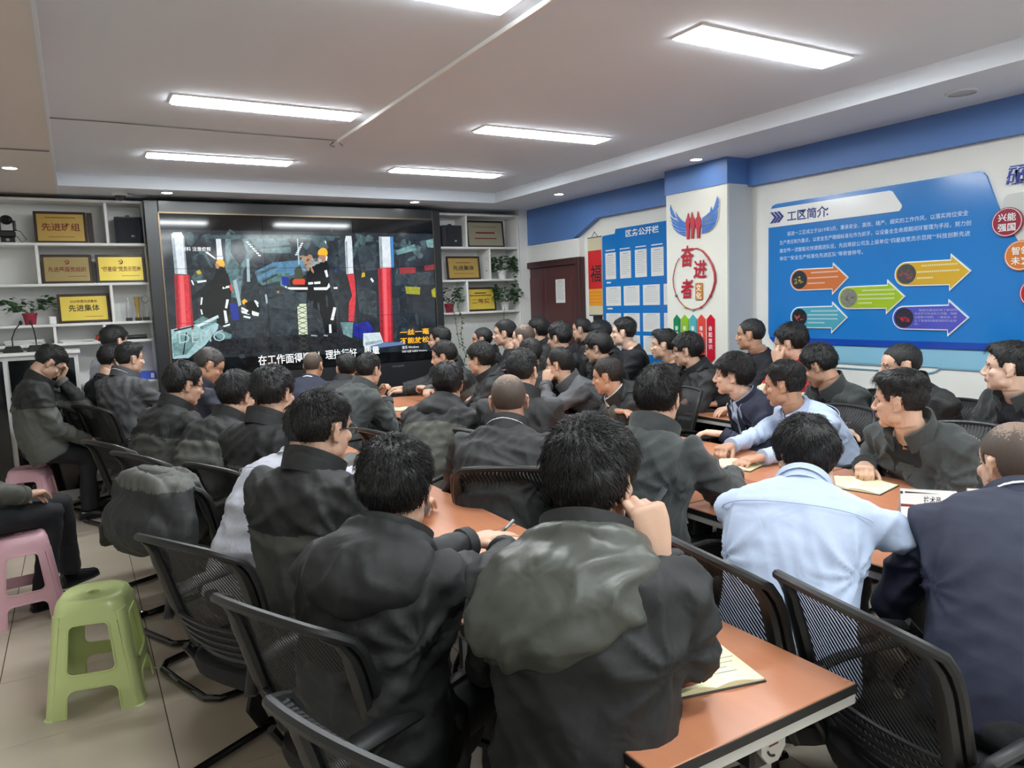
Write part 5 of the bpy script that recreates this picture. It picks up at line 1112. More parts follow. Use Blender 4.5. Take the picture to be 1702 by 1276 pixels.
# ------------------------------------------------------------------ notebooks, papers, name cards
def notebook(label, x, y, az, w=.14, l=.205, open_=True, z=.7502, lines=True, curl=.0):
    t = thing('notebook', label, 'notebook', (x, y, z), rad(az))
    if not open_:
        obj('cover', G().box(-w/2, -l/2, 0, w/2, l/2, .016, bev=.003), M_notecov, t); obj('pages', G().box(-w/2+.004, -l/2-.001, .003, w/2+.001, l/2-.004, .013), M_paper, t); return t
    obj('cover', G().box(-w-.004, -l/2-.004, 0, w+.004, l/2+.004, .003, bev=.001), M_notecov, t)
    for s in (-1, 1):
        X = np.linspace(0, 1, 9); g = G(); top = []
        rings = []
        for q in X:
            h = .004+.010*math.sin(PI*min(1, q*1.15))*(1-.5*q)+curl*q*q*(s < 0)
            rings.append(np.array([(s*q*w, -l/2, .0032), (s*q*w, l/2, .0032), (s*q*w, l/2, .0032+h), (s*q*w, -l/2, .0032+h)]))
        g.loft(rings); pg = obj('page_block', g, M_note, t, recalc=True, sharp=60)
        if lines:
            g = G(); rnd = random.Random(label+str(s))
            for k in range(8):
                yy = l*.4-k*l*.1; q0, q1 = .15, rnd.uniform(.5, .9); hh = .0032+.015+curl*.5*(s < 0)
                xs = sorted((s*w*q0, s*w*q1)); g.box(xs[0], yy, .0152 if curl == 0 else .016, xs[1], yy+.002, .0156 if curl == 0 else .0164)
            if curl == 0: obj('handwriting', g, mat('pen_blue', S(120, 130, 140), .6), pg)
    return t
notebook('open notebook on the front table beside the man holding a pen', 1.12, 1.16, -14, .115, .19)
notebook('open notebook with curled pages in front of the hooded man with crossed arms', 2.73, 4.06, -80, .11, .17, curl=.02)
notebook('open notebook standing ajar before the young man in a navy suit', 2.86, 3.10, -75, .085, .14, curl=.03)
notebook('open notebook under the hands of the man in a pale blue shirt facing left', 2.70, 2.50, -70, .11, .18)
notebook('open notebook under the fist of the man in charcoal fleece', 2.80, 1.92, -78, .13, .19)
notebook('open papers in front of the hooded man with his back turned', 2.42, 4.72, 20, .13, .2, curl=.03)
notebook('notebook beside the glasses man\'s hand on the left table', 1.05, 3.42, -15, .10, .16)
notebook('notebook under the forearm of the man with raised thumbs', 2.18, 5.52, -20, .1, .16)
notebook('closed black notebook on the wall row table', 3.80, 3.86, 60, .13, .2, open_=False)
notebook('notebook on the left table before the greying older man', 1.02, 4.75, -20, .1, .17)
t = thing('phone', 'black phone lying on the closed black notebook', 'phone', (3.80, 3.865, .7664), rad(50)); obj('body', G().box(-.036, -.075, 0, .036, .075, .008, bev=.003), M_blackgloss, t); obj('edge', G().box(-.0365, -.03, .002, -.036, .03, .006), M_chrome, t)
def name_card(label, x, y, az, words):
    t = thing('name_card', label, 'name card', (x, y, .7502), rad(az)); w, h, d = .18, .10, .05
    for s in (-1, 1):
        a = G().prism([(-w/2, s*d, .004), (w/2, s*d, .004), (w/2, s*.004, h), (-w/2, s*.004, h)][::s], (0, s*.0015, 0)); pnl = obj('card_face', a, M_paper, t, recalc=True)
    obj('foot', G().box(-w/2, -d-.005, 0, w/2, d+.005, .004, bev=.001), mat('clear_acrylic', S(226, 230, 232), .08, alpha=.6), t)
    if words:
        g = G(); sl = (d-.004)/(h-.004)
        def face(u, v): return (u, -(d-(v-.004)*sl)-.0022, v)
        for body, v, size, wid, m_ in words:
            V, F_ = glyphs(body, .012); V = V.copy(); X = V[:, 0]-V[:, 0].min(); W_ = X.max()*size; k_ = (wid/W_) if wid else 1; X = X*size*k_-W_*k_/2+.012; Y = V[:, 1]*size+v
            g.add(np.array([face(a_, b_) for a_, b_ in zip(X, Y)]), F_, m_)
        for (u0, u1, v0, v1, m_) in ((-.09, .09, .043, .049, 1), (-.075, .03, .088, .0905, 0)): g.add([face(u0, v0), face(u1, v0+.002), face(u1, v1), face(u0, v1+.003)], [(0, 1, 2, 3)], m_)
        g.add([face(-.086+.005*math.cos(k*PI/4), .0895+.005*math.sin(k*PI/4)) for k in range(8)], [tuple(range(8))], 0)
        obj('print', g, [M_inkb, M_ink], t, smooth=False, sharp=None)
name_card('white name card with a red stripe facing the camera', 2.60, 1.50, -52, [('技术员', .058, .026, .055, 0), ('掘进一工区', .016, .013, .05, 0)])
name_card('blank back of a name card standing behind the red striped card', 2.78, 1.36, -50, None)
single('loose_sheet', G().prism([(2.30, 1.50, .7503), (2.44, 1.42, .7503), (2.53, 1.60, .7503), (2.39, 1.68, .7503)], (0, 0, .002)), M_paper, 'loose white sheet near the rolled up blue sleeve', 'paper', recalc=True)
# ------------------------------------------------------------------ people
M_skin = [mat('skin_a', S(208, 168, 144), .48, var=.08, nscale=25, bump=.05, bscale=200), mat('skin_b', S(190, 146, 120), .48, var=.08, nscale=25, bump=.05, bscale=200), mat('skin_c', S(224, 186, 164), .46, var=.07, nscale=25, bump=.05, bscale=200)]
M_lip = mat('lip', S(182, 128, 112), .45)
M_eye = mat('eye_white', S(186, 172, 160), .35); M_iris = mat('dark_iris', (.012, .008, .006), .15)
M_hair = [mat('black_hair', (.010, .0095, .010), .5, var=.5, nscale=120, stretch=(1, 1, .35), spec=.5, bump=.6, bscale=170), mat('brown_black_hair', (.022, .016, .013), .5, var=.5, nscale=120, stretch=(1, 1, .35), spec=.5, bump=.6, bscale=170), mat('cropped_hair', S(78, 65, 57), .6, var=.55, nscale=300), mat('greying_hair', S(60, 56, 54), .5, var=.5, nscale=150)]
def cloth(n, c, r=.8, bump=.06, bs=200, sheen=.0, var=.10, wr=.30): return mat(n, S(*c), r, var=var, nscale=9, bump=bump, bscale=bs, sheen=sheen, wrinkle=wr)
CL = dict(charcoal=cloth('charcoal_jacket_cloth', (88, 89, 85), .72), black=cloth('black_yoke_cloth', (38, 39, 40), .68), fleece=cloth('dark_fleece', (62, 66, 66), .95, .3, 260, .15, wr=.25), fleece2=cloth('slate_fleece', (70, 74, 74), .95, .3, 260, .15, wr=.25),
          navy=cloth('navy_suit_cloth', (38, 42, 62), .75, .05, 300, wr=.12), tee=cloth('black_tee_cloth', (26, 28, 34), .85), bluepale=cloth('pale_blue_shirt_cloth', (182, 196, 222), .7, .03, 200, wr=.22), greyshirt=cloth('pale_grey_shirt_cloth', (190, 192, 204), .7, .06, 200),
          olive=cloth('olive_grey_cloth', (80, 81, 74), .68), shine=cloth('shiny_olive_hood_cloth', (78, 80, 74), .40, .05, 60, wr=.3), cream=cloth('cream_jacket_cloth', (224, 218, 188), .7), red=cloth('red_jacket_cloth', (190, 34, 46), .7), sage=cloth('sage_jacket_cloth', (150, 172, 150), .7), grey=cloth('grey_jacket_cloth', (84, 85, 88), .7),
          white=cloth('white_shirt_cloth', (228, 228, 230), .7, .05), trouser=cloth('black_trouser_cloth', (30, 31, 35), .8), navyj=cloth('dark_navy_jacket_cloth', (44, 48, 62), .7))
M_crown = mat('thin_crown_hair', S(126, 104, 88), .55, var=.3, nscale=300)
M_shoe = mat('black_shoe_leather', (.010, .010, .011), .25); M_sole = mat('white_sole', S(200, 200, 196), .6)

def remesh(g, voxel, it=3):
    me = mesh_from(g, 'tmp'); o = bpy.data.objects.new('tmp', me); COL.objects.link(o)
    m = o.modifiers.new('r', 'REMESH'); m.mode = 'VOXEL'; m.voxel_size = voxel
    if it: s = o.modifiers.new('s', 'SMOOTH'); s.factor = .5; s.iterations = it
    dg = bpy.context.evaluated_depsgraph_get(); e = o.evaluated_get(dg).to_mesh()
    n = len(e.vertices); v = np.zeros(n*3, np.float32); e.vertices.foreach_get('co', v)
    nn = np.zeros(n*3, np.float32); e.vertices.foreach_get('normal', nn)
    p = len(e.polygons); lt = np.zeros(p, np.int32); e.polygons.foreach_get('loop_total', lt); lv = np.zeros(len(e.loops), np.int32); e.loops.foreach_get('vertex_index', lv)
    o.evaluated_get(dg).to_mesh_clear(); bpy.data.objects.remove(o); bpy.data.meshes.remove(me)
    if (lt == 4).all(): f = lv.reshape(-1, 4)
    else:
        f = []; k = 0
        for t in lt: f.append(tuple(lv[k:k+t])); k += t
    return v.reshape(-1, 3).astype(float), nn.reshape(-1, 3).astype(float), f

# ---- head, shared by everybody (origin between the eyes' height and the ears, +y is the face)
ELL = [((0, -.012, .030), (.0755, .094, .086)), ((0, .020, -.030), (.064, .068, .082)), ((0, .058, -.092), (.028, .026, .022)), ((0, .03, -.07), (.052, .05, .036)), ((0, .030, .03), (.066, .062, .062))]
def head_geometry(voxel):
    g = G()
    for c, r in ELL: g.ell(c, r, 26, 18)
    g.ell((0, .082, .021), (.046, .014, .010), 16, 8)
    for s in (-1, 1):
        g.ell((s*.040, .060, -.022), (.022, .020, .021), 12, 8); g.ell((s*.046, .004, -.062), (.020, .032, .030), 12, 8)
        g.ell((s*.010, .098, -.036), (.009, .010, .008), 10, 8)
        Me = np.array(Matrix.Rotation(s*.35, 3, 'Z') @ Matrix.Rotation(-.2, 3, 'X'))
        g.ell((s*.079, -.014, -.006), (.0065, .019, .032), 14, 10, M=Me); g.ell((s*.076, -.008, -.030), (.007, .011, .012), 10, 8)
        g.tube([(s*.081, -.005, -.012), (s*.087, -.022, .004), (s*.086, -.026, .02), (s*.081, -.012, .028)], [.004, .0055, .0055, .004], 8)
    g.tube([(0, .086, .012), (0, .098, -.010), (0, .108, -.030), (0, .100, -.040)], [.0085, .0095, .0115, .008], 10)
    g.ell((0, .0885, -.0565), (.021, .009, .006), 14, 8); g.ell((0, .088, -.0665), (.018, .009, .0065), 14, 8)
    g.tube([(0, -.022, .0), (0, -.026, -.06), (0, -.032, -.105)], [.055, .057, .054], 18)
    v, n, f = remesh(g, voxel, 2)
    for s in (-1, 1):
        d2 = ((v[:, 0]-s*.030)**2/.017**2+(v[:, 2]-.001)**2/.010**2); m = np.exp(-d2)*(v[:, 1] > .05)
        v[:, 1] -= .009*m
    c = v[f].mean(1); lips = (np.abs(c[:, 0]) < .021) & (c[:, 1] > .085) & (c[:, 2] < -.052) & (c[:, 2] > -.072)
    return v, f, np.where(lips, 1, 0)
HEADS = {0: head_geometry(.0040), 1: head_geometry(.0055), 2: head_geometry(.0072)}

def head_radius(dirs, O):
    R = np.zeros(len(dirs))
    for c, r in ELL:
        c, r = np.array(c), np.array(r); o = (O-c)/r; d = dirs/r
        a = (d*d).sum(1); b = (d*o).sum(1); cc = (o*o).sum()-1; q = b*b-a*cc
        t = np.where(q > 0, (-b+np.sqrt(np.maximum(q, 0)))/a, 0); R = np.maximum(R, t)
    return R
def sstep(x): x = np.clip(x, 0, 1); return x*x*(3-2*x)
def hair_geometry(style, lod, seed):
    rnd = np.random.RandomState(seed); O = np.array([0, -.012, .028])
    nu, nv = ((84, 54), (56, 36), (40, 26))[lod]
    th = np.linspace(.02, PI*.86, nv); ph = np.arange(nu)*2*PI/nu
    TH, PH = np.meshgrid(th, ph, indexing='ij'); tilt = -.35
    d = np.stack([np.sin(TH)*np.cos(PH), np.sin(TH)*np.sin(PH), np.cos(TH)], -1).reshape(-1, 3)
    d = d @ np.array(Matrix.Rotation(-tilt, 3, 'X')).T       # whorl towards the back of the crown
    R = head_radius(d, O); p = O+d*R[:, None]
    fr = style.get('fringe', 0.0)
    zl = np.interp(p[:, 1], [-.11, -.06, -.036, -.03, .012, .018, .032, .045, .062, .10], [-.066, -.062, -.045, .018, .022, -.008, 0, .034-fr*.3, .060-fr, .066-fr])
    k = sstep((p[:, 2]-zl)/.016)
    top, side = style.get('top', .022)*.82, style.get('side', .010)*.9
    up = sstep((p[:, 2]-.035)/.06)
    t = side+(top-side)*up
    t += style.get('quiff', 0)*np.exp(-((p[:, 1]-.055)**2/.035**2+(p[:, 2]-.085)**2/.03**2+p[:, 0]**2/.05**2))
    t += style.get('back', 0)*np.exp(-((p[:, 1]+.09)**2/.05**2+(p[:, 2]-.03)**2/.05**2))
    w = np.zeros(len(p)); q = p*1.0
    for i in range(5):
        kk = rnd.normal(0, 1, 3)*(28+26*i); w += np.sin(q @ kk+rnd.uniform(0, 6))*(.5/(1+.7*i))
    az = np.arctan2(d[:, 1], d[:, 0])
    strand = np.sin(az*rnd.randint(26, 34)+3*np.sin(TH.ravel()*5+rnd.uniform(0, 6)))*.5+np.sin(az*53+4*np.sin(TH.ravel()*4))*.35
    t = t*(1+style.get('mess', .22)*.8*w)+strand*t*.16*up
    r = R+k*np.maximum(t, .0012)-(1-k)*.012
    V = O+d*r[:, None]; g = G(); base = np.arange(nu*nv).reshape(nv, nu)
    a, b = base[:-1], base[1:]; f = np.stack([a, b, np.roll(b, -1, 1), np.roll(a, -1, 1)], -1).reshape(-1, 4)
    if style.get('mat') == 2:
        pc = V[f].mean(1); kz = (pc[:, 2]-.088)/.03+rnd.normal(0, .35, len(pc)); g.add(V, f, (kz > .3).astype(int))
    else: g.add(V, f)
    g.f.append([tuple(base[0])]); g.v.append(np.zeros((0, 3))); g.m.append(1 if style.get('mat') == 2 else 0)
    nt = int(style.get('tufts', 1)*(3200, 750, 260)[lod])
    if nt:
        ii = rnd.choice(np.where((k > .85))[0], nt)
        pole = np.array([0, math.sin(tilt), math.cos(tilt)])
        for i in ii:
            n = d[i]; fl = n*(n @ pole)-pole; fl = fl+np.array([0, style.get('sweep', .25), 0])+rnd.normal(0, .16, 3)*style.get('lift', 1); fl -= n*(fl @ n); fl /= np.linalg.norm(fl)+1e-9
            L = (t[i]*.8+.008)*rnd.uniform(.7, 1.4); L = min(L, .034); wd = rnd.uniform(.0008, .0017)*(1, 1.6, 2.4)[lod]; sd = np.cross(n, fl)
            lift = rnd.uniform(-.15, .22)*style.get('lift', 1)
            p0 = V[i]-n*.003+rnd.normal(0, .002, 3); p1 = p0+fl*L*.55+n*L*(.08+.35*lift); p2 = p0+fl*L+n*L*(-.05+.4*lift*rnd.uniform(.3, 1))
            g.add([p0-sd*wd, p0+sd*wd, p0+n*wd*.8, p1-sd*wd*.7, p1+sd*wd*.7, p1+n*wd*.7, p2], [(0, 3, 5, 2), (2, 5, 4, 1), (1, 4, 3, 0), (3, 6, 5), (5, 6, 4), (4, 6, 3)])
    return g

# ---- hands (wrist at the origin, fingers along +x, thumb on +y, back of the hand +z) = a LEFT hand palm down
POSE = dict(rest=((18, 22, 14), (20, 24, 14), (24, 26, 16), (28, 28, 18), .55, 10), fist=((70, 92, 50), (74, 92, 50), (78, 90, 50), (80, 88, 50), .25, 45), pen=((48, 52, 28), (56, 58, 30), (66, 66, 36), (72, 70, 40), .30, 34), flat=((6, 10, 6), (6, 10, 6), (8, 12, 8), (10, 14, 8), .75, 4), curl=((45, 60, 30), (48, 62, 32), (52, 64, 34), (56, 66, 34), .4, 25), cheek=((30, 62, 30), (34, 64, 32), (40, 66, 34), (44, 68, 34), .35, 20))
_hands = {}
def hand_geometry(pose, lod):
    if (pose, lod) in _hands: return _hands[(pose, lod)]
    P = POSE[pose]; g = G()
    def rg(x, w, t, zc=0): a = np.arange(14)*2*PI/14; return np.stack([np.full(14, x), w*np.sign(np.cos(a))*np.abs(np.cos(a))**.75, zc+t*np.sign(np.sin(a))*np.abs(np.sin(a))**.8], 1)
    g.loft([rg(-.05, .027, .021), rg(0, .027, .019), rg(.03, .036, .0175), rg(.065, .041, .0155), rg(.092, .039, .0125), rg(.1, .03, .008)])
    for k, (y, L, r) in enumerate(((.029, .074, .0090), (.0095, .082, .0092), (-.010, .076, .0088), (-.028, .060, .0080))):
        p = np.array([.090-abs(k-1)*.004, y, -.001]); a = 0; pts = [p-np.array([.02, 0, 0]), p]; rad_ = [r*1.05, r*1.08]
        for j, fr in enumerate((.46, .30, .24)):
            a += rad(P[k][j]); p = p+L*fr*np.array([math.cos(a), .10*(1.2-k)*math.cos(a), -math.sin(a)]); pts.append(p); rad_.append(r*(1, .93, .78)[j])
        pts.append(p+.004*np.array([math.cos(a), 0, -math.sin(a)])); rad_.append(r*.4)
        g.tube(pts, rad_, 10, flat=(.95, 1.0))
    sp, dn = P[4], rad(P[5]); p = np.array([.018, .022, -.006]); pts = [p]
    for j, (L, bend) in enumerate(((.042, 0), (.034, .45), (.026, .75))):
        yaw = sp*(1-bend*.75)*1.35; p = p+L*np.array([math.cos(yaw)*math.cos(dn), math.sin(yaw), -math.sin(dn)*.8-.1*j]); pts.append(p)
    g.tube(pts+[p+np.array([.004, 0, -.001])], [.015, .0125, .0108, .0085, .004], 10)
    _hands[(pose, lod)] = remesh(g, (.0042, .0060, .0085)[lod], 2)
    return _hands[(pose, lod)]

def unit(v): v = np.asarray(v, float); return v/(np.linalg.norm(v)+1e-12)
def folds(p, seed, amp):
    rnd = np.random.RandomState(seed); q = p.copy()
    for i in range(3): q += .012*np.sin(p[:, [1, 2, 0]]*rnd.uniform(14, 30, 3)+rnd.uniform(0, 6, 3))
    out = np.zeros(len(p))
    for i, (k, a) in enumerate(((42, .8), (58, .7), (85, .5), (120, .32), (150, .25))):
        dr = unit(rnd.normal(0, 1, 3)*np.array([.8, .8, 1.3]))
        w = 1-np.abs(np.sin(.5*(q @ dr)*k+rnd.uniform(0, 6)))*2
        msk = .5+.5*np.sin(p @ (rnd.normal(0, 1, 3)*9)+rnd.uniform(0, 6))
        out += a*w*msk
    return amp*out

NP = [0]; DBG = False
class Person:
    pass
def arm_path(Sh, W, pole, L1, L2):
    v = W-Sh; D = np.linalg.norm(v); mx = (L1+L2)*.985
    if D > mx: W = Sh+v*(mx/D); v = W-Sh; D = mx
    D = max(D, abs(L1-L2)+.02); dirv = v/np.linalg.norm(v)
    a = (L1*L1-L2*L2+D*D)/(2*D); h = math.sqrt(max(L1*L1-a*a, 0)); pl = unit(pole-dirv*(pole @ dirv))
    return Sh+dirv*a+pl*h, W

def person(label, head, taz, look, pitch=0, roll=0, top='work', hair=None, lod=1, arms=('table', 'table'), hands=('rest', 'rest'), seat='chair', chair_az=None, chair_label=None, s=1.0, hood=0, glasses=False, skin=0, Lt=.50, leanaz=None, legs=None, seed=None, hipz=.555, hdir=(None, None), collar='stand', body_w=1.0, chair_xy=None, inner=None, face=True, slouch=.05, hup=(None, None), lead=None, nk=.128, nf=.045, hoodc=None):
    NP[0] += 1; seed = seed or NP[0]*7+3; rnd = np.random.RandomState(seed)
    C = np.array(head, float); fa = rad(taz); fwd = np.array([math.sin(fa), math.cos(fa), 0]); rt = np.array([math.cos(fa), -math.sin(fa), 0]); up = np.array([0, 0, 1.])
    la = rad(leanaz if leanaz is not None else taz); ld = np.array([math.sin(la), math.cos(la), 0])
    # neck base from the head centre, then the hip so that the torso has its true length
    ka, kp = rad(look), rad(pitch)
    hf = np.array([math.sin(ka)*math.cos(kp), math.cos(ka)*math.cos(kp), math.sin(kp)]); hr = np.array([math.cos(ka), -math.sin(ka), 0]); hu = np.cross(hr, hf)
    if roll: a = rad(roll); hr, hu = hr*math.cos(a)+hu*math.sin(a), hu*math.cos(a)-hr*math.sin(a)
    HM = np.stack([hr, hf, hu], 1)*s
    N = C - nk*s*(up*.8+hu*.2) - ld*nf - .02*hf*np.array([1, 1, 0])
    L = Lt*s; dz = N[2]-hipz
    if dz > L: hipz = hipz+min(dz-L, .10); dz = N[2]-hipz; L = max(L, dz)
    h = math.sqrt(max(L*L-dz*dz, 0)); H = N-ld*h; H[2] = hipz
    root = thing('person', label, 'person', (round(H[0], 3), round(H[1], 3), 0))
    def fin(name, g, mats, **k): return obj(name, g, mats, root, True, **k)
    ctrl = (H+N)/2 - fwd*slouch*s + up*.02
    def sp(t):
        t = max(t, 0) if t >= 0 else t
        if t < 0: return H+(ctrl-H)*2*t*.6
        return (1-t)**2*H+2*t*(1-t)*ctrl+t*t*N
    def tangent(t): t = min(max(t, 0), 1); return unit(2*(1-t)*(ctrl-H)+2*t*(N-ctrl))
    def torso_rings(add, ts, k=1.0, n=24):
        out = []; a = np.arange(n)*2*PI/n; ca, sa = np.cos(a), np.sin(a); e = .82; ca = np.sign(ca)*np.abs(ca)**e; sa = np.sign(sa)*np.abs(sa)**e
        for t in ts:
            w = np.interp(t, [-.2, 0, .15, .4, .65, .82, .92, 1, 1.08], [.19, .19, .183, .172, .192, .200, .178, .105, .068])*body_w*k; dd = np.interp(t, [-.2, 0, .15, .4, .65, .82, .92, 1, 1.08], [.135, .14, .138, .125, .128, .118, .098, .075, .062])*k
            c = sp(t) if t <= 1 else N+(t-1)*.5*unit(C-N); u = tangent(t); r_ = unit(rt-u*(rt @ u)); f_ = np.cross(u, r_)
            out.append(c+s*((w+add)*ca[:, None]*r_+(dd+add)*sa[:, None]*f_))
        return out
    u9 = tangent(.86); sh = [sp(.86)+s*(sg*.172*body_w*unit(rt-u9*(rt @ u9)))-u9*.012 for sg in (-1, 1)]     # left, right shoulder
    W = []; EL = []; HD = []
    for i, sg in enumerate((-1, 1)):
        A = arms[i]; pole = up*-.75+rt*sg*.55-fwd*.35
        if A == 'table': w = H+rt*sg*.15*s+fwd*.42*s; w[2] = .795
        elif A == 'clasp': w = H+rt*sg*.055*s+fwd*.43*s; w[2] = .81
        elif A == 'lap': w = H+rt*sg*.10*s+fwd*.26*s; w[2] = .64
        elif A[0] == 'L': w = H+rt*A[1]+fwd*A[2]; w[2] = A[3]
        elif A[0] == 'W': w = np.array(A[1:4], float)
        elif A[0] == 'H': w = C+HM @ np.array(A[1:4])
        if not isinstance(A, str) and len(A) > 4 and A[4][0] != 'E': pole = np.array(A[4][0])*1.0; pole = rt*pole[0]+fwd*pole[1]+up*pole[2]
        if not isinstance(A, str) and len(A) > 4 and A[4][0] == 'E': e = np.array(A[4][1:4], float)
        else: e, w = arm_path(sh[i], w, pole, .285*s, .255*s)
        W.append(w); EL.append(e)
    def sleeve(i, radii, ext=0.0):
        S0, E, w = sh[i], EL[i], W[i]; d2 = unit(w-E)
        P = [S0-(rt*(-1, 1)[i])*.05*s+u9*.0, S0, S0*.55+E*.45, S0*.16+E*.84, E-(unit(S0-E)+d2)*-.0, E*.82+w*.18, E*.5+w*.5, w-d2*.0+d2*ext]
        return P, [radii[0]*s*.85, radii[0]*s, (radii[0]*.55+radii[1]*.45)*s, radii[1]*1.02*s, radii[1]*1.0*s, radii[1]*.97*s, (radii[1]*.5+radii[2]*.5)*s, radii[2]*s]
    vox = (.0092, .0138, .017)[lod]
    # ---------------- body (skin): head, neck, chest core, arms, hands
    gb = G(); hv, hfaces, hm = HEADS[lod]; gb.add(C+hv @ HM.T, hfaces, hm)
    gb.loft(torso_rings(-.02, (0, .4, .8, .92, 1, 1.06), .9, 16), 0)
    gb.tube([N-unit(C-N)*.05, N+.02*unit(C-N), C+HM @ np.array([0, -.036, -.10]), C+HM @ np.array([0, -.03, -.06])], [.075*s, .062*s, .058*s, .05*s], 18)
    for i in (0, 1):
        P, r_ = sleeve(i, (.045, .036, .027)); gb.tube(P, r_, 10)
        X = unit(W[i]-EL[i])
        if hdir[i] is not None:
            hd_ = hdir[i]; X = unit(HM @ np.array(hd_[1:4])) if hd_[0] == 'H' else unit(rt*hd_[1]+fwd*hd_[2]+up*hd_[3])
        elif arms[i] in ('table', 'clasp', 'lap') or (not isinstance(arms[i], str) and arms[i][0] in 'LW' and W[i][2] < .9): X = unit(X*np.array([1, 1, .15]))
        Zb = up+.0*rt
        if hup[i] is not None: hu_ = hup[i]; Zb = HM @ np.array(hu_[1:4]) if hu_[0] == 'H' else rt*hu_[1]+fwd*hu_[2]+up*hu_[3]
        Zb = unit(Zb-X*(Zb @ X)); Y = np.cross(Zb, X)          # for a left hand the thumb (+y) points to the body's right
        hl = lod
        v, n, f = hand_geometry(hands[i], hl); v = v*s*1.02
        if i == 0: v2 = v*np.array([1, -1, 1]); f = np.asarray(f)[:, ::-1].copy()
        else: v2 = v
        gb.add(W[i]+X*.012+v2 @ np.stack([X, Y, Zb], 1).T, f); HD.append((X, Y, Zb))
    fin('body', gb, [M_skin[skin], M_lip], sharp=None)
    # ---------------- hair, brows, eyes
    st = dict(top=.022, side=.010); st.update(hair or {})
    g = hair_geometry(st, lod, seed); g.v = [C+v @ HM.T if len(v) else v for v in g.v]; fin('hair', g, [M_hair[st.get('mat', 0)], M_crown], sharp=None)
    if face:
        for sg in (-1, 1):
            g = G(); g.tube([C+HM @ np.array(q) for q in ((sg*.013, .0905, .0205), (sg*.03, .0890, .0255), (sg*.05, .0745, .0205))], [.0030*s, .0042*s, .0018*s], 6, flat=(1.2, .7)); fin('eyebrow', g, M_hair[min(st.get('mat', 0), 1)])
            g = G(); g.ell(C+HM @ np.array((sg*.031, .0765, .0005)), np.array((.0130, .0066, .0048))*s, 12, 8, 0, M=HM/s); g.ell(C+HM @ np.array((sg*.031, .0815, .0005)), np.array((.0066, .0028, .0050))*s, 10, 6, 1, M=HM/s); fin('eye', g, [M_eye, M_iris])
    if glasses:
        g = G()
        for sg in (-1, 1):
            g.tube([C+HM @ np.array((sg*.034+.023*math.cos(a), .1015-.010*abs(math.cos(a)*.5+sg*.5)*(1 if math.cos(a)*sg > 0 else .0), -.002+.0175*math.sin(a))) for a in np.arange(16)*2*PI/16], .0021*s, 6, closed=True)
            g.tube([C+HM @ np.array(q) for q in ((sg*.057, .095, .004), (sg*.073, .07, .006), (sg*.082, .0, .006), (sg*.082, -.022, -.006))], .0023*s, 6)
        g.tube([C+HM @ np.array(q) for q in ((-.011, .1015, .002), (0, .104, .005), (.011, .1015, .002))], .0021*s, 6)
        fin('glasses', g, M_dgrey)
    # ---------------- top garment
    kinds = dict(work=('charcoal', 'black', .012), workblack=('black', 'black', .014), fleece=('fleece', 'fleece', .012), fleece2=('fleece2', 'fleece2', .012), suit=('navy', 'navy', .008), shirt=('bluepale', 'bluepale', .0), greyshirt=('greyshirt', 'greyshirt', .0), tee=('tee', 'tee', -.002), sweater=('tee', 'tee', .006), olive=('olive', 'black', .014), grey=('grey', 'grey', .010), cream=('cream', 'red', .012), navyj=('navyj', 'navyj', .010))
    mn, yk, add = kinds[top]
    sl = dict(shirt=(.064, .052, .040), greyshirt=(.064, .052, .040), tee=(.058, .047, .036), suit=(.072, .058, .044)).get(top, (.078, .063, .049))
    g = G(); g.loft(torso_rings(add, (-.18, -.1, 0, .15, .3, .45, .6, .72, .82, .9, .96, 1.0), 1.0, 24)); M0 = len(g.v)
    for i in (0, 1):
        P, r_ = sleeve(i, sl); g.tube(P, r_, 14); g.ell(sh[i], np.array((1, 1, 1))*sl[0]*1.04*s, 14, 10)
    v, n, f = remesh(g, vox, (5, 4, 3)[lod])
    f = np.asarray(f)
    fold = folds(v, seed, dict(shirt=.0060, greyshirt=.0060, suit=.0035, tee=.004, sweater=.004).get(top, .0085)*(1, 1, .8)[lod])
    # stronger bunching at the elbows and along the flanks
    for i in (0, 1):
        dE = np.linalg.norm(v-EL[i], axis=1); ax = unit(W[i]-sh[i]); fold += .0045*np.exp(-(dE/.11)**2)*np.sin((v @ ax)*95+3*np.sin(v @ np.cross(ax, up)*30))
    for i in (0, 1):                           # folds that run out from the armpits
        ap = sh[i]-up*.10*s; rel = v-ap; da = np.linalg.norm(rel, axis=1); an_ = np.arctan2(rel @ up, (rel @ rt)*(-1, 1)[i]); fold += (.006 if top in ('shirt', 'greyshirt') else .0075)*(1-2*np.abs(np.sin(an_*4.5+seed+da*6)))*np.exp(-((da-.13)/.10)**2)
    v = v+n*fold[:, None]
    cen = v[f].mean(1)
    T = unit(N-H); tt = ((cen-H) @ T)/np.linalg.norm(N-H); lat = (cen-H) @ rt; dep = np.einsum('ij,j->i', cen-H, np.cross(T, unit(rt-T*(rt @ T)))*-1.0)
    fdep = (cen-N) @ fwd
    mi = np.zeros(len(f), int)
    if yk != mn: mi[(tt > .66+.02*np.sin(lat*9+seed))] = 1
    if hood: mi[(np.linalg.norm(cen-N, axis=1) < .16) & (fdep < -.02)] = 1
    mats = [CL[mn], CL[yk]]
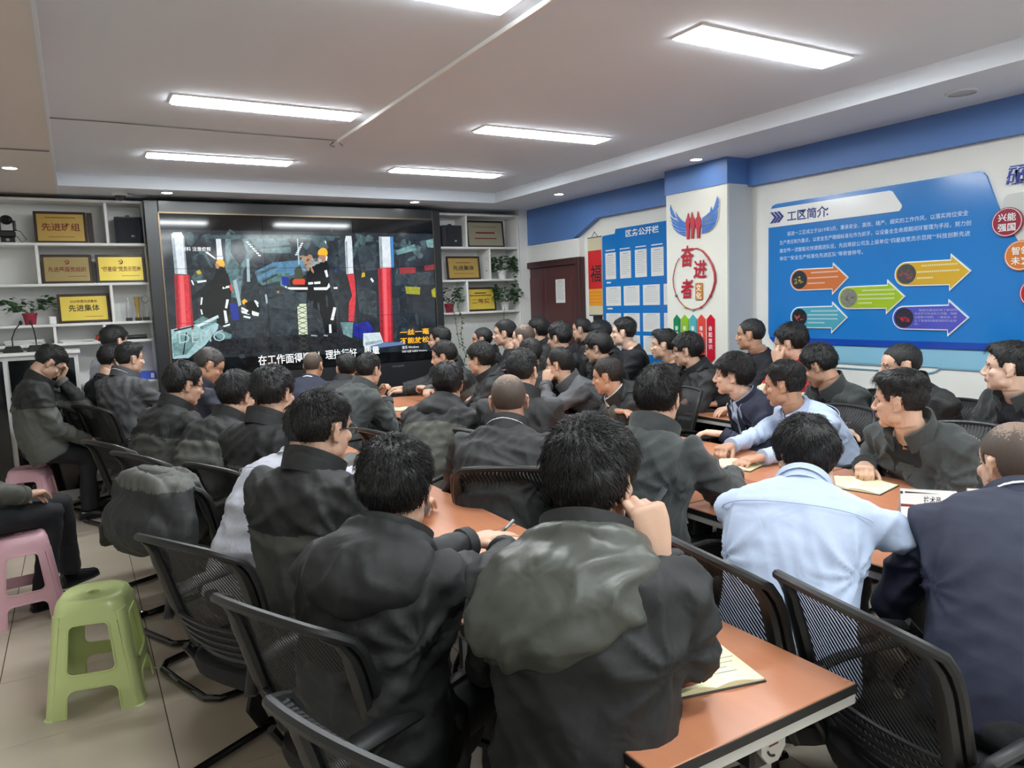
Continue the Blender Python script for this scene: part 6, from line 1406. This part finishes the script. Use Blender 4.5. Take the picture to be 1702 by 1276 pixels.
    if inner:
        mats += [CL[x] for x in inner]
        core = sp(.6); un = tangent(.7); r_ = unit(rt-un*(rt @ un)); ff = np.cross(un, r_)
        a_ = (cen-sp(.0)) @ un; fr_ = (cen-N) @ ff; lt_ = (cen-N) @ r_
        zone = (fr_ > .035) & (np.abs(lt_) < .018+.062*np.clip((tt-.30)/.6, 0, 1)) & (tt > .28) & (tt < 1.05)
        for i in (0, 1):
            # not the sleeves
            AB = EL[i]-sh[i]; q = np.clip(((cen-sh[i]) @ AB)/(AB @ AB), 0, 1); zone &= np.linalg.norm(cen-(sh[i]+q[:, None]*AB), axis=1) > .085*s
            AB = W[i]-EL[i]; q = np.clip(((cen-EL[i]) @ AB)/(AB @ AB), 0, 1); zone &= np.linalg.norm(cen-(EL[i]+q[:, None]*AB), axis=1) > .075*s
        mi[zone] = 2
    if top == 'cream':
        mats += [CL['sage']]; low = tt < .42; mi[low] = 2
        mi[tt > .80] = 1
    g = G(); g.add(v, f, mi)
    fin({'shirt': 'shirt', 'greyshirt': 'shirt', 'tee': 'tee_shirt', 'sweater': 'sweater'}.get(top, 'jacket'), g, mats, sharp=None)
    if hood:                                   # hood lying on the back of the shoulders
        un = tangent(.93); r_ = unit(rt-un*(rt @ un)); bk = -np.cross(un, r_); B3 = np.stack([r_, bk, un], 1); gh = G()
        ox, drop, wide = hoodc or (0, 0, 1)
        aa = np.arange(28)*2*PI/28; rings = []
        for q in np.linspace(0, 1, 12):
            w_ = np.interp(q, [0, .15, .4, .7, .9, 1], [.100, .140, .165, .150, .115, .06])*wide; d_ = np.interp(q, [0, .15, .5, .8, 1], [.028, .040, .046, .044, .016]); cb = np.interp(q, [0, .2, .5, .8, 1], [.070, .105, .125, .128, .112])
            c_ = N+bk*cb*s*hood-un*(-.025+(.20+drop)*q)*s*hood+r_*ox*q
            rings.append(c_+s*hood*(w_*np.cos(aa)[:, None]*r_+(d_*np.sin(aa)-.05*np.cos(aa)**2)[:, None]*bk))
        gh.loft(rings)
        gh.tube([N+r_*.098*s*math.sin(a)*1.12+bk*.092*s*math.cos(a)+un*(.024-.024*(1-math.cos(a)))*s for a in np.linspace(-2.1, 2.1, 15)], [.012*s]+[.026*s*hood]*13+[.012*s], 10)
        hv_, hn_, hf_ = remesh(gh, vox, 4); lt_ = (hv_-N) @ r_; dn_ = (N-hv_) @ un
        ph_ = lt_*30+16*dn_+2.6*np.sin(lt_*17+dn_*23+seed)+1.7*np.sin(dn_*37-lt_*11); hq = .0075*(1-2*np.abs(np.sin(ph_*.5)))*np.clip(dn_/.06, 0, 1)*(.55+.45*np.sin(lt_*21-dn_*13+seed*2))+folds(hv_, seed+11, .0042); hv_ = hv_+hn_*hq[:, None]
        g = G(); g.add(hv_, np.asarray(hf_)); fin('hood', g, CL['shine'] if hoodc else CL[yk], sharp=None)
    # cuffs
    if top not in ('tee',):
        for i in (0, 1):
            d2 = unit(W[i]-EL[i]); g = G(); r0 = sl[2]*s*1.03; g.tube([W[i]-d2*.035, W[i]-d2*.03, W[i]+d2*.004, W[i]+d2*.008, W[i]-d2*.0], [r0*.9, r0*1.03, r0*1.0, r0*.93, r0*.8], 14); fin('cuff', g, CL[mn])
    if top in ('shirt', 'greyshirt'):
        for tq, a0, a1 in ((.80, 195, 345),):
            ring_ = torso_rings(add+.0085, (tq,), 1.0, 48)[0]; P = [ring_[int(k) % 48] for k in np.arange(a0/7.5, a1/7.5)]; fin('yoke_seam', G().tube(P, .0016, 6), CL[mn])
    # collar
    ua = unit(unit(C-N)*.7+tangent(1)*.3); r_ = unit(rt-ua*(rt @ ua)); ff = np.cross(ua, r_)
    if collar:
        hgt, ra, rb, flare, gap, cm = dict(stand=(.066, .084, .090, .012, 28, CL[yk]), shirt=(.040, .072, .076, .004, 16, CL[mn]), crew=(.018, .074, .078, -.004, 0, CL[mn]), lapel=(.040, .080, .084, .006, 40, CL[mn]))[collar]
        angs = np.linspace(rad(-180+gap), rad(180-gap), 29); rings = []
        for a in angs:
            dirv = r_*math.sin(a)*ra*s-ff*math.cos(a)*rb*s; o_ = N-ua*.012*s+ff*.004; du = unit(dirv); dip = .016*(1-math.cos(a))*.5*s
            b0 = o_+dirv*1.06-ua*.012*s-ua*dip*1.6; t0 = o_+dirv+du*flare*s+ua*(hgt*s)-ua*dip*1.2
            rings.append(np.array([b0, b0+du*.010*s, t0+du*.008*s, t0+ua*.003*s, t0, o_+dirv*.93]))
        g = G().loft(rings, closed=True); fin('collar', g, cm, recalc=True)
        if collar == 'shirt' or (inner and inner[0] in ('white', 'bluepale')):
            cmat = CL[mn] if collar == 'shirt' else CL[inner[0]]
            for sg in (-1, 1):
                rings = []
                for a in np.linspace(rad(0), rad(172), 15):
                    dirv = r_*math.sin(a)*sg*(ra-.006)*s-ff*math.cos(a)*(rb-.006)*s; du = unit(dirv); o_ = N-ua*.010*s; dip = .020*(1-math.cos(a))*.5*s; drop = (.034+.022*(a/3.0))*s
                    t0 = o_+dirv*.98+ua*(hgt+.004)*s-ua*dip*1.2; b0 = t0+du*.020*s-ua*drop
                    q_ = [t0, t0+du*.004*s, b0+du*.004*s, b0]
                    rings.append(np.array(q_ if sg > 0 else q_[::-1]))
                fin('collar_wing', G().loft(rings), cmat, recalc=True)
        if collar == 'lapel':
            ch = tangent(.7); fc = np.cross(ch, unit(rt-ch*(rt @ ch)))
            for sg in (-1, 1):
                def cp(l, t, o=.0): c0 = sp(t); u_ = tangent(t); r2_ = unit(rt-u_*(rt @ u_)); f2 = np.cross(u_, r2_); dd = np.interp(t, [.3, .65, .82, .92, 1], [.13, .132, .122, .100, .078]); return c0+r2_*sg*l*s+f2*(dd*math.sqrt(max(0, 1-(l/.21)**2))+.016+o)*s
                P = [cp(.075, 1.0), cp(.085, .90), cp(.115, .80), cp(.095, .76), cp(.05, .52), cp(.02, .34), cp(.028, .50), cp(.05, .72), cp(.062, .9)]
                fin('lapel', G().prism(P if sg > 0 else P[::-1], fc*.006), CL[mn], recalc=True)
    # ---------------- trousers and shoes
    kn = []; an = []
    for i, sg in enumerate((-1, 1)):
        hj = H+rt*sg*.092*s
        if legs: k_, a_ = np.array(legs[i][0], float), np.array(legs[i][1], float)
        else: k_ = hj+fwd*.40*s+rt*sg*.04; k_[2] = .50; a_ = k_+fwd*(.05 if i else -.03); a_[2] = .10
        kn.append(k_); an.append(a_)
    g = G(); g.ell(H+np.array([0, 0, -.01]), (.165*s*1.0, .15*s, .105), 20, 12)
    for i in (0, 1):
        hj = H+rt*(-1, 1)[i]*.085*s; hj[2] -= .005; k_, a_ = kn[i], an[i]; g.tube([hj, hj*.6+k_*.4, hj*.15+k_*.85, k_+unit(k_-hj)*.015, k_*.85+a_*.15, k_*.45+a_*.55, a_+np.array([0, 0, -.03])], np.array([.092, .088, .075, .070, .066, .062, .066])*s, 14)
    v, n, f = remesh(g, vox*1.8, 2); fo = folds(v, seed+5, .004); v = v+n*fo[:, None]; g = G(); g.add(v, np.asarray(f)); fin('trousers', g, CL['trouser'], sharp=None)
    for i in (0, 1):
        a_ = an[i]; d_ = unit((kn[i]-H)*np.array([1, 1, 0])); sd = np.cross(d_, up); g = G(); rings = []
        for q, w, hh in ((-.07, .020, .05), (-.055, .034, .075), (0, .036, .085), (.06, .040, .062), (.12, .044, .045), (.165, .036, .035), (.185, .016, .022)):
            a = np.arange(12)*2*PI/12; c0 = a_+d_*q*s; base = c0.copy(); base[2] = .012
            z = np.clip(np.sin(a), -.25, 1); rings.append(base+sd*w*np.cos(a)[:, None]*s+up*(np.maximum(z, 0)*hh)[:, None])
        sho = fin('shoe', G().loft(rings), M_shoe, recalc=True)
        pts = [a_+d_*q*s+sd*w*s for q, w in ((-.074, .022), (-.055, .037), (0, .038), (.06, .042), (.12, .046), (.17, .036), (.19, .012), (.19, -.012), (.17, -.036), (.12, -.046), (.06, -.042), (0, -.038), (-.055, -.037), (-.074, -.022))]
        pts = [np.array([p[0], p[1], .0]) for p in pts]; g = G().prism(pts[::-1], (0, 0, .014)); l = np.array(root.location); g.v = [v_-l for v_ in g.v]; obj('sole', g, M_shoe, sho, recalc=True)
    # ---------------- what the person sits on
    if seat == 'chair':
        ca = chair_az if chair_az is not None else taz; cf = np.array([math.sin(rad(ca)), math.cos(rad(ca)), 0]); c0 = (H+cf*.03) if chair_xy is None else np.array([*chair_xy, 0])
        chair(c0[0], c0[1], ca, chair_label or ' '.join(('mesh chair under '+label).split()[:16]))
    if lod == 0 and DBG: print('WRIST', label[:40], [tuple(np.round(w, 2)) for w in W], 'hip', np.round(H, 2), 'el', [tuple(np.round(w, 2)) for w in EL])
    p = Person(); p.root, p.H, p.N, p.C, p.HM, p.W, p.EL, p.HD, p.fwd, p.rt, p.sp, p.tangent, p.s = root, H, N, C, HM, W, EL, HD, fwd, rt, sp, tangent, s
    return p
SHORT = dict(top=.020, side=.007, back=.004); CROP = dict(top=.008, side=.004, tufts=.35, mess=.1); BUZZ = dict(top=.0035, side=.0022, mat=2, tufts=0, mess=.05); THICK = dict(top=.032, side=.015, back=.010, mess=.3); MESS = dict(top=.034, side=.014, back=.012, mess=.38, lift=1.5); BOWL = dict(top=.032, side=.020, back=.012, fringe=.024, mess=.2); QUIFF = dict(top=.022, side=.005, quiff=.022, sweep=.5); GREY = dict(top=.012, side=.006, mat=3)
# --- left row, nearest first
p1 = person('man in a black hooded jacket holding a pen to his cheek, nearest the camera', (.94, 1.27, 1.185), 44, 62, -4, 0, 'workblack', MESS, 0, (('L', -.14, .40, .80), ('W', .985, 1.115, 1.045, ('E', 1.03, 1.06, .795))), ('rest', 'pen'), chair_az=70, chair_xy=(.62, 1.22), nk=.115, nf=.06, hood=1.05, hoodc=(-.09, .05, 1.1), hdir=(None, ('H', -.25, -.05, 1)), hup=(None, ('H', .7, -.7, .1)), lead=1, slouch=.07, body_w=1.0, s=1.03, chair_label='black mesh back chair cut off at the bottom edge, nearest the camera')
p2 = person('man in a black hooded jacket with both ears showing, second nearest', (.67, 1.74, 1.115), 52, 36, -8, 0, 'workblack', dict(THICK, lift=1.2), 0, (('W', 1.10, 2.02, .83), ('W', 1.16, 2.0, .80)), ('flat', 'rest'), chair_az=66, chair_xy=(.62, 1.80), hood=1.1, Lt=.45, nk=.118, slouch=.08, chair_label='black mesh back chair leaning beside the second nearest man', lead=1)
p3 = person('man with glasses in a two-tone jacket turning right, third in the left row', (.69, 2.44, 1.177), 55, 66, -6, 0, 'work', dict(SHORT, top=.024), 0, (('W', 1.02, 2.86, .80), ('W', 1.10, 2.62, .80)), ('rest', 'rest'), chair_az=62, chair_xy=(.50, 2.48), nk=.12, glasses=True, slouch=.07, body_w=1.08, chair_label='black mesh back chair with its whole side and sled base showing')
person('man in a pale grey shirt hidden behind the man with glasses', (.78, 2.98, 1.085), 62, 55, -10, 0, 'greyshirt', SHORT, 1, (('W', 1.12, 3.3, .80), 'table'), collar='shirt', chair_az=72, slouch=.10, nk=.11, chair_xy=(.58, 3.42), chair_label='black mesh back chair draped with the dark jacket')
person('man in a two-tone jacket with a swirl of black hair, left row', (.785, 3.56, 1.188), 55, 51, -6, 0, 'work', THICK, 1, chair_az=66, slouch=.07)
person('man in a two-tone jacket with bowed head, left row', (.735, 4.23, 1.117), 58, 55, -14, 0, 'work', THICK, 1, chair_az=66, slouch=.09)
person('man with glasses in a black topped jacket at the far left row', (.52, 4.65, 1.166), 60, 74, -12, 0, 'work', dict(THICK, top=.028), 1, glasses=True, chair_az=66, slouch=.08)
person('greying older man in dark navy looking down at the left table', (.77, 5.44, 1.216), 78, 88, -30, 0, 'navyj', GREY, 2, chair_az=75, slouch=.10, skin=1)
# --- middle block, backs to the camera
person('man in a navy suit with cropped hair at the right edge', (2.26, 1.06, 1.066), 62, 29, -4, 0, 'suit', dict(BUZZ, top=.006, side=.003), 0, collar='lapel', inner=('white',), chair_az=101, chair_xy=(1.70, .92), nk=.085, nf=.09, slouch=.10, s=1.04, body_w=1.12, chair_label='black mesh back chair behind the navy suited man')
s2_ = person('man in a pale blue shirt with his back turned, leaning on the table', (1.94, 1.51, 1.063), 62, 22, -10, 8, 'shirt', dict(THICK, top=.024, lift=.4), 0, (('W', 2.22, 1.98, .79), ('W', 2.26, 1.34, .79, ((1, -.1, -.3),))), ('rest', 'rest'), collar='shirt', chair_az=98, chair_xy=(1.70, 1.36), nk=.072, nf=.11, slouch=.09, body_w=1.05, chair_label='black mesh back chair behind the pale blue shirt')
person('man in dark fleece with a thick black crop, seen from behind', (2.01, 2.26, 1.169), 68, 64, -6, 0, 'fleece', dict(THICK, top=.026), 0, (('W', 2.36, 2.38, .80), ('W', 2.38, 2.22, .80)), ('curl', 'rest'), chair_az=88, slouch=.08, chair_label='black mesh back chair behind the man in dark fleece')
person('balding man in a black jacket with a white shirt collar, seen from behind', (1.635, 2.83, 1.14), 44, 30, -4, 0, 'workblack', dict(BUZZ, top=.005, side=.003), 0, collar='stand', inner=('white',), chair_az=38, chair_xy=(1.64, 2.80), slouch=.07, body_w=1.06, skin=1, chair_label='black mesh back chair with a shiny rim behind the balding man')
person('broad man in black in front of the balding man', (2.09, 3.45, 1.196), 48, 56, -4, 0, 'workblack', SHORT, 1, chair_az=80)
person('man in a hooded two-tone jacket, back turned, papers before him', (1.905, 4.01, 1.098), 52, 37, -6, 0, 'olive', THICK, 1, hood=.95, chair_az=78, slouch=.08, body_w=1.05)
person('man in grey-green fleece with clasped hands and raised thumbs', (1.855, 5.265, 1.11), 72, 59, -6, 0, 'fleece2', SHORT, 1, (('L', -.06, .44, .90), ('L', .06, .42, .88)), ('curl', 'curl'), chair_az=78, slouch=.08, hup=(('B', -1, 0, .3), ('B', 1, 0, .3)))
person('man in a two-tone jacket with short hair close before the screen', (1.865, 5.84, 1.086), 40, 3, 0, 0, 'work', SHORT, 2, chair_az=80)
person('balding man in a navy suit nearest the video wall', (1.75, 6.38, 1.09), 40, 40, -2, 0, 'suit', dict(BUZZ, top=.004), 2, collar='lapel', inner=('white',), chair_az=80, skin=1)
# --- middle block, right side, faces to the left
person('young man in charcoal fleece facing left with a fist on his notebook', (2.95, 1.83, 1.107), -84, -14, -2, 0, 'fleece', dict(QUIFF, top=.026), 0, (('W', 3.02, 1.80, .80, ((-.9, .2, -.4),)), ('W', 2.97, 2.0, .80)), ('rest', 'curl'), chair_az=-92, chair_xy=(3.27, 1.86), inner=('tee',), slouch=.05, body_w=1.08)
person('man in a pale blue shirt with rolled sleeves facing left', (3.235, 2.655, 1.085), -78, -24, -6, 0, 'shirt', dict(SHORT, top=.024), 0, (('W', 2.80, 2.42, .79), ('W', 2.83, 2.68, .79)), ('rest', 'curl'), collar='shirt', chair_az=-90, chair_xy=(3.36, 2.62), skin=1, slouch=.05)
person('young man in a navy suit and light shirt facing left', (3.26, 3.04, 1.108), -66, -34, 0, 0, 'suit', BOWL, 0, ('table', 'lap'), collar='lapel', inner=('bluepale',), chair_az=-86, chair_xy=(3.38, 3.16), skin=2, s=.97)
person('man in a hooded olive jacket leaning on crossed arms', (3.07, 3.97, 1.053), -72, -36, -8, 0, 'olive', dict(SHORT, mat=1), 1, (('L', .10, .34, .82, ((-.8, .2, -.5),)), ('L', -.10, .38, .83, ((.8, .2, -.5),))), ('rest', 'rest'), hood=.9, inner=('white',), chair_az=-88, chair_xy=(3.36, 3.92), skin=1, slouch=.06)
person('man with glasses resting his cheek on his hand', (3.07, 4.545, 1.10), -66, -31, -2, 0, 'grey', SHORT, 1, (('H', -.085, .08, -.14, ('E', 2.86, 4.36, .80)), ('L', .02, .36, .80)), ('cheek', 'rest'), glasses=True, hdir=(('H', .25, -.05, 1), None), hup=(('H', -.95, .25, .1), None), chair_az=-86, chair_xy=(3.33, 4.5), inner=('tee',))
person('boyish man in a hooded jacket beside the hanging vine', (2.617, 4.945, 1.156), -62, -32, -4, 0, 'workblack', BOWL, 1, hood=.85, chair_az=-84, s=.96)
person('man with clasped hands facing the man with raised thumbs', (2.72, 5.81, 1.13), -72, -55, -10, 0, 'work', THICK, 2, (('L', .0, .44, .86), ('L', -.02, .40, .84)), ('curl', 'curl'), chair_az=-84)
person('man with dark hair half hidden at the right edge of the screen', (2.96, 6.39, 1.24), -70, -45, 0, 0, 'workblack', SHORT, 2, chair_az=-84)
person('man whose dark head shows between the two turned backs', (3.01, 4.86, 1.163), -60, 2, -4, 0, 'workblack', SHORT, 2, chair_az=-80)
# --- behind, towards the door and the wall
person('round faced man in a black tee shirt under the marble panel', (3.40, 6.36, 1.22), -62, -52, 0, 0, 'workblack', CROP, 2, chair_az=-80, skin=1)
person('upright man in a black tee shirt beside the pothos', (3.39, 5.90, 1.29), -60, -50, 0, 0, 'tee', SHORT, 2, collar='crew', chair_az=-80, Lt=.53)
person('man with a shaved head in front of the maroon door', (3.28, 5.39, 1.265), -60, -29, -2, 0, 'workblack', dict(BUZZ, top=.003), 2, chair_az=-80, Lt=.53, skin=2)
person('dark haired man behind the shaved head by the door', (3.925, 6.18, 1.284), -60, -28, 0, 0, 'workblack', THICK, 2, chair_az=-80, Lt=.53)
person('man whose hair alone shows below the door notice', (3.54, 5.24, 1.255), -60, -26, -6, 0, 'workblack', THICK, 2, chair_az=-80, Lt=.52)
person('man in a dark high collar sitting beside the door frame', (4.477, 6.2, 1.267), -66, -34, -2, 0, 'workblack', CROP, 2, chair_az=-85, Lt=.53)
person('man with a bowl cut below the hanging calendar', (4.32, 5.70, 1.235), -66, -28, -6, 0, 'workblack', BOWL, 2, chair_az=-85, Lt=.52)
person('man with glasses and a low fringe below the notice board', (3.63, 4.82, 1.18), -66, -38, -8, 0, 'workblack', BOWL, 2, glasses=True, chair_az=-85)
person('young man in a black sweater in front of the notice board', (4.05, 5.0, 1.278), -62, -39, 2, 0, 'sweater', dict(SHORT, side=.004, top=.026), 1, collar='crew', chair_az=-85, Lt=.53, skin=2)
person('young man in a black tee shirt at the foot of the pillar', (4.03, 4.47, 1.19), -66, -38, 2, 0, 'tee', dict(QUIFF, mess=.35), 1, collar='crew', chair_az=-85, skin=0)
person('man with glasses in a hooded black jacket beside the crimson arrow', (3.90, 4.08, 1.17), -66, -34, -6, 0, 'workblack', BOWL, 1, glasses=True, hood=.85, chair_az=-88, skin=0)
person('man in a black tee shirt between the pillar and the blue board', (4.32, 3.85, 1.27), -70, -27, 0, 0, 'tee', CROP, 1, collar='crew', chair_az=-88, Lt=.53, skin=1)
person('man in a cream, red and sage jacket with a hand on his face', (4.15, 3.36, 1.23), -72, -24, -12, 0, 'cream', THICK, 1, (('H', -.07, .085, -.13, ('E', 3.93, 3.22, .82)), 'table'), ('cheek', 'rest'), hdir=(('H', .15, .05, 1), None), hup=(('H', -.8, .6, .1), None), chair_az=-88)
person('man in dark fleece with bowed head below the blue board', (3.87, 2.92, 1.12), -76, -17, -26, 0, 'fleece', THICK, 1, chair_az=-90, inner=('tee',), skin=1)
person('man in a dark padded jacket frowning below the blue board', (3.82, 2.37, 1.16), -80, -47, -6, 0, 'workblack', CROP, 1, (('W', 3.80, 2.62, .80), 'table'), chair_az=-90, inner=('tee',), skin=0)
person('man in an open fleece over a black tee shirt at the right edge', (4.00, 1.92, 1.16), -74, -21, 2, 0, 'fleece', QUIFF, 1, ('table', 'clasp'), chair_az=-90, inner=('tee',), skin=2, s=1.03)
# --- left side by the shelves
person('man with glasses bowed over with his hand on his forehead', (-.19, 6.59, 1.24), 84, 78, -42, 0, 'work', dict(THICK, side=.006), 1, (('H', .0, .13, -.06, ('E', .06, 6.60, .84)), 'lap'), ('cheek', 'rest'), seat=None, glasses=True, hdir=(('H', .1, -.25, 1), None), hup=(('H', -.1, 1, .2), None), slouch=.12, legs=(((-.02, 6.86, .50), (.0, 6.9, .1)), ((.0, 6.62, .50), (-.03, 6.62, .1))), hipz=.565, Lt=.52, leanaz=84, skin=0)
person('man in a charcoal jacket turning right before the white shelf', (.35, 6.51, 1.24), 52, 65, -2, 0, 'grey', dict(QUIFF, side=.005), 1, ('table', 'table'), chair_az=62, slouch=.09, Lt=.52, collar='stand', inner=('white',))
person('man in a black tee shirt with bowed head by the shelf', (.25, 7.03, 1.21), 60, 62, -16, 0, 'tee', THICK, 2, collar='crew', chair_az=62, Lt=.52)
person('young man with a bowl cut and white collar nearest the shelf', (.30, 7.42, 1.36), 60, 62, 0, 0, 'greyshirt', BOWL, 2, ('lap', 'lap'), collar='shirt', chair_az=62, Lt=.58, skin=2)
person('man cut off at the left edge, black trousers and grey jacket', (-.53, 4.62, 1.22), 76, 80, -10, 0, 'olive', SHORT, 1, ('lap', ('L', .07, .28, .66)), ('rest', 'rest'), seat=None, slouch=.08, hipz=.565, Lt=.51, legs=(((-.16, 5.0, .50), (-.15, 5.03, .1)), ((-.20, 4.76, .51), (-.27, 4.70, .1))))
# ------------------------------------------------------------------ pens and hung jackets
def pen(label, a, b):
    a, b = np.array(a), np.array(b); t = thing('pen', label, 'pen', tuple(np.round(a, 4))); d = unit(b-a)
    obj('barrel', G().tube([a, a*.45+b*.55], .0052, 10), M_black, t, True); obj('cap', G().tube([a*.45+b*.55, b], .0058, 10), mat('pen_grey', S(96, 100, 104), .3, metal=.5), t, True); obj('clip', G().tube([a*.4+b*.6+np.array([.006, 0, .004]), a*.08+b*.92+np.array([.006, 0, .004])], .0016, 6), M_chrome, t, True)
X, Y, Zb = p1.HD[1]; h0 = p1.W[1]+X*.085-Zb*.018
pd = unit(np.array([.62, -.10, .78])); pen('grey and black pen in the raised hand of the nearest man', h0-pd*.075, h0+pd*.075)
X, Y, Zb = p2.HD[1]; h0 = p2.W[1]+X*.11; pen('pen in the fingers of the second nearest man', h0+np.array([-.04, .03, .0]), h0+np.array([.05, .06, .04]))

def hung_jacket(label, cx, cy, az, seed, m1, m2, k=1.0, z0=0.0):
    f = np.array([math.sin(rad(az)), math.cos(rad(az)), 0]); r = np.array([math.cos(rad(az)), -math.sin(rad(az)), 0]); up = np.array([0, 0, 1.]); M3 = np.stack([r, f, up], 1)
    L = lambda x, y, z: np.array([cx, cy, z0])+r*x+f*y+up*z
    t = thing('hung_jacket', label, 'jacket', (cx, cy, 0)); g = G()
    g.ell(L(0, -.36, .90), np.array((.25, .075, .055))*k, 20, 10, M=M3)                    # over the top edge
    g.ell(L(0, -.43, .82), np.array((.25, .06, .13))*k, 20, 14, M=M3)                     # hanging outside
    g.ell(L(.03, -.47, .75), np.array((.23, .08, .11))*k, 20, 12, M=M3)
    g.ell(L(0, -.26, .78), np.array((.21, .04, .15))*k, 18, 12, M=M3)                     # inside the back
    g.tube([L(-.22, -.38, .88), L(-.27, -.42, .74), L(-.27, -.46, .68), L(-.24, -.48, .62)], [.05, .058, .052, .046], 12)
    g.tube([L(.23, -.37, .88), L(.28, -.40, .74), L(.29, -.41, .66), L(.28, -.40, .56)], [.05, .058, .052, .046], 12)
    v, n, f_ = remesh(g, .011, 4); v = v+n*folds(v, seed, .009)[:, None]; f_ = np.asarray(f_); c = v[f_].mean(1)
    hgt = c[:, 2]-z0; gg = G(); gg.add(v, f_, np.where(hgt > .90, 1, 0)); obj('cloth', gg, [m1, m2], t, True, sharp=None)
    g = G(); g.tube([L(.085*math.sin(a)*1.1, -.37-.05*math.cos(a), .935+.012*math.cos(a)) for a in np.linspace(-2.4, 2.4, 17)], .017, 8, flat=(1.6, .7)); obj('collar', g, m2, t, True)
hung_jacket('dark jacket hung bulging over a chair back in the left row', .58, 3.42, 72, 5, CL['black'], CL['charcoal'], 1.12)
hung_jacket('black jacket hung on a chair below the blue board', 4.08, 2.64, -90, 9, CL['black'], CL['black'], .9, z0=.02)
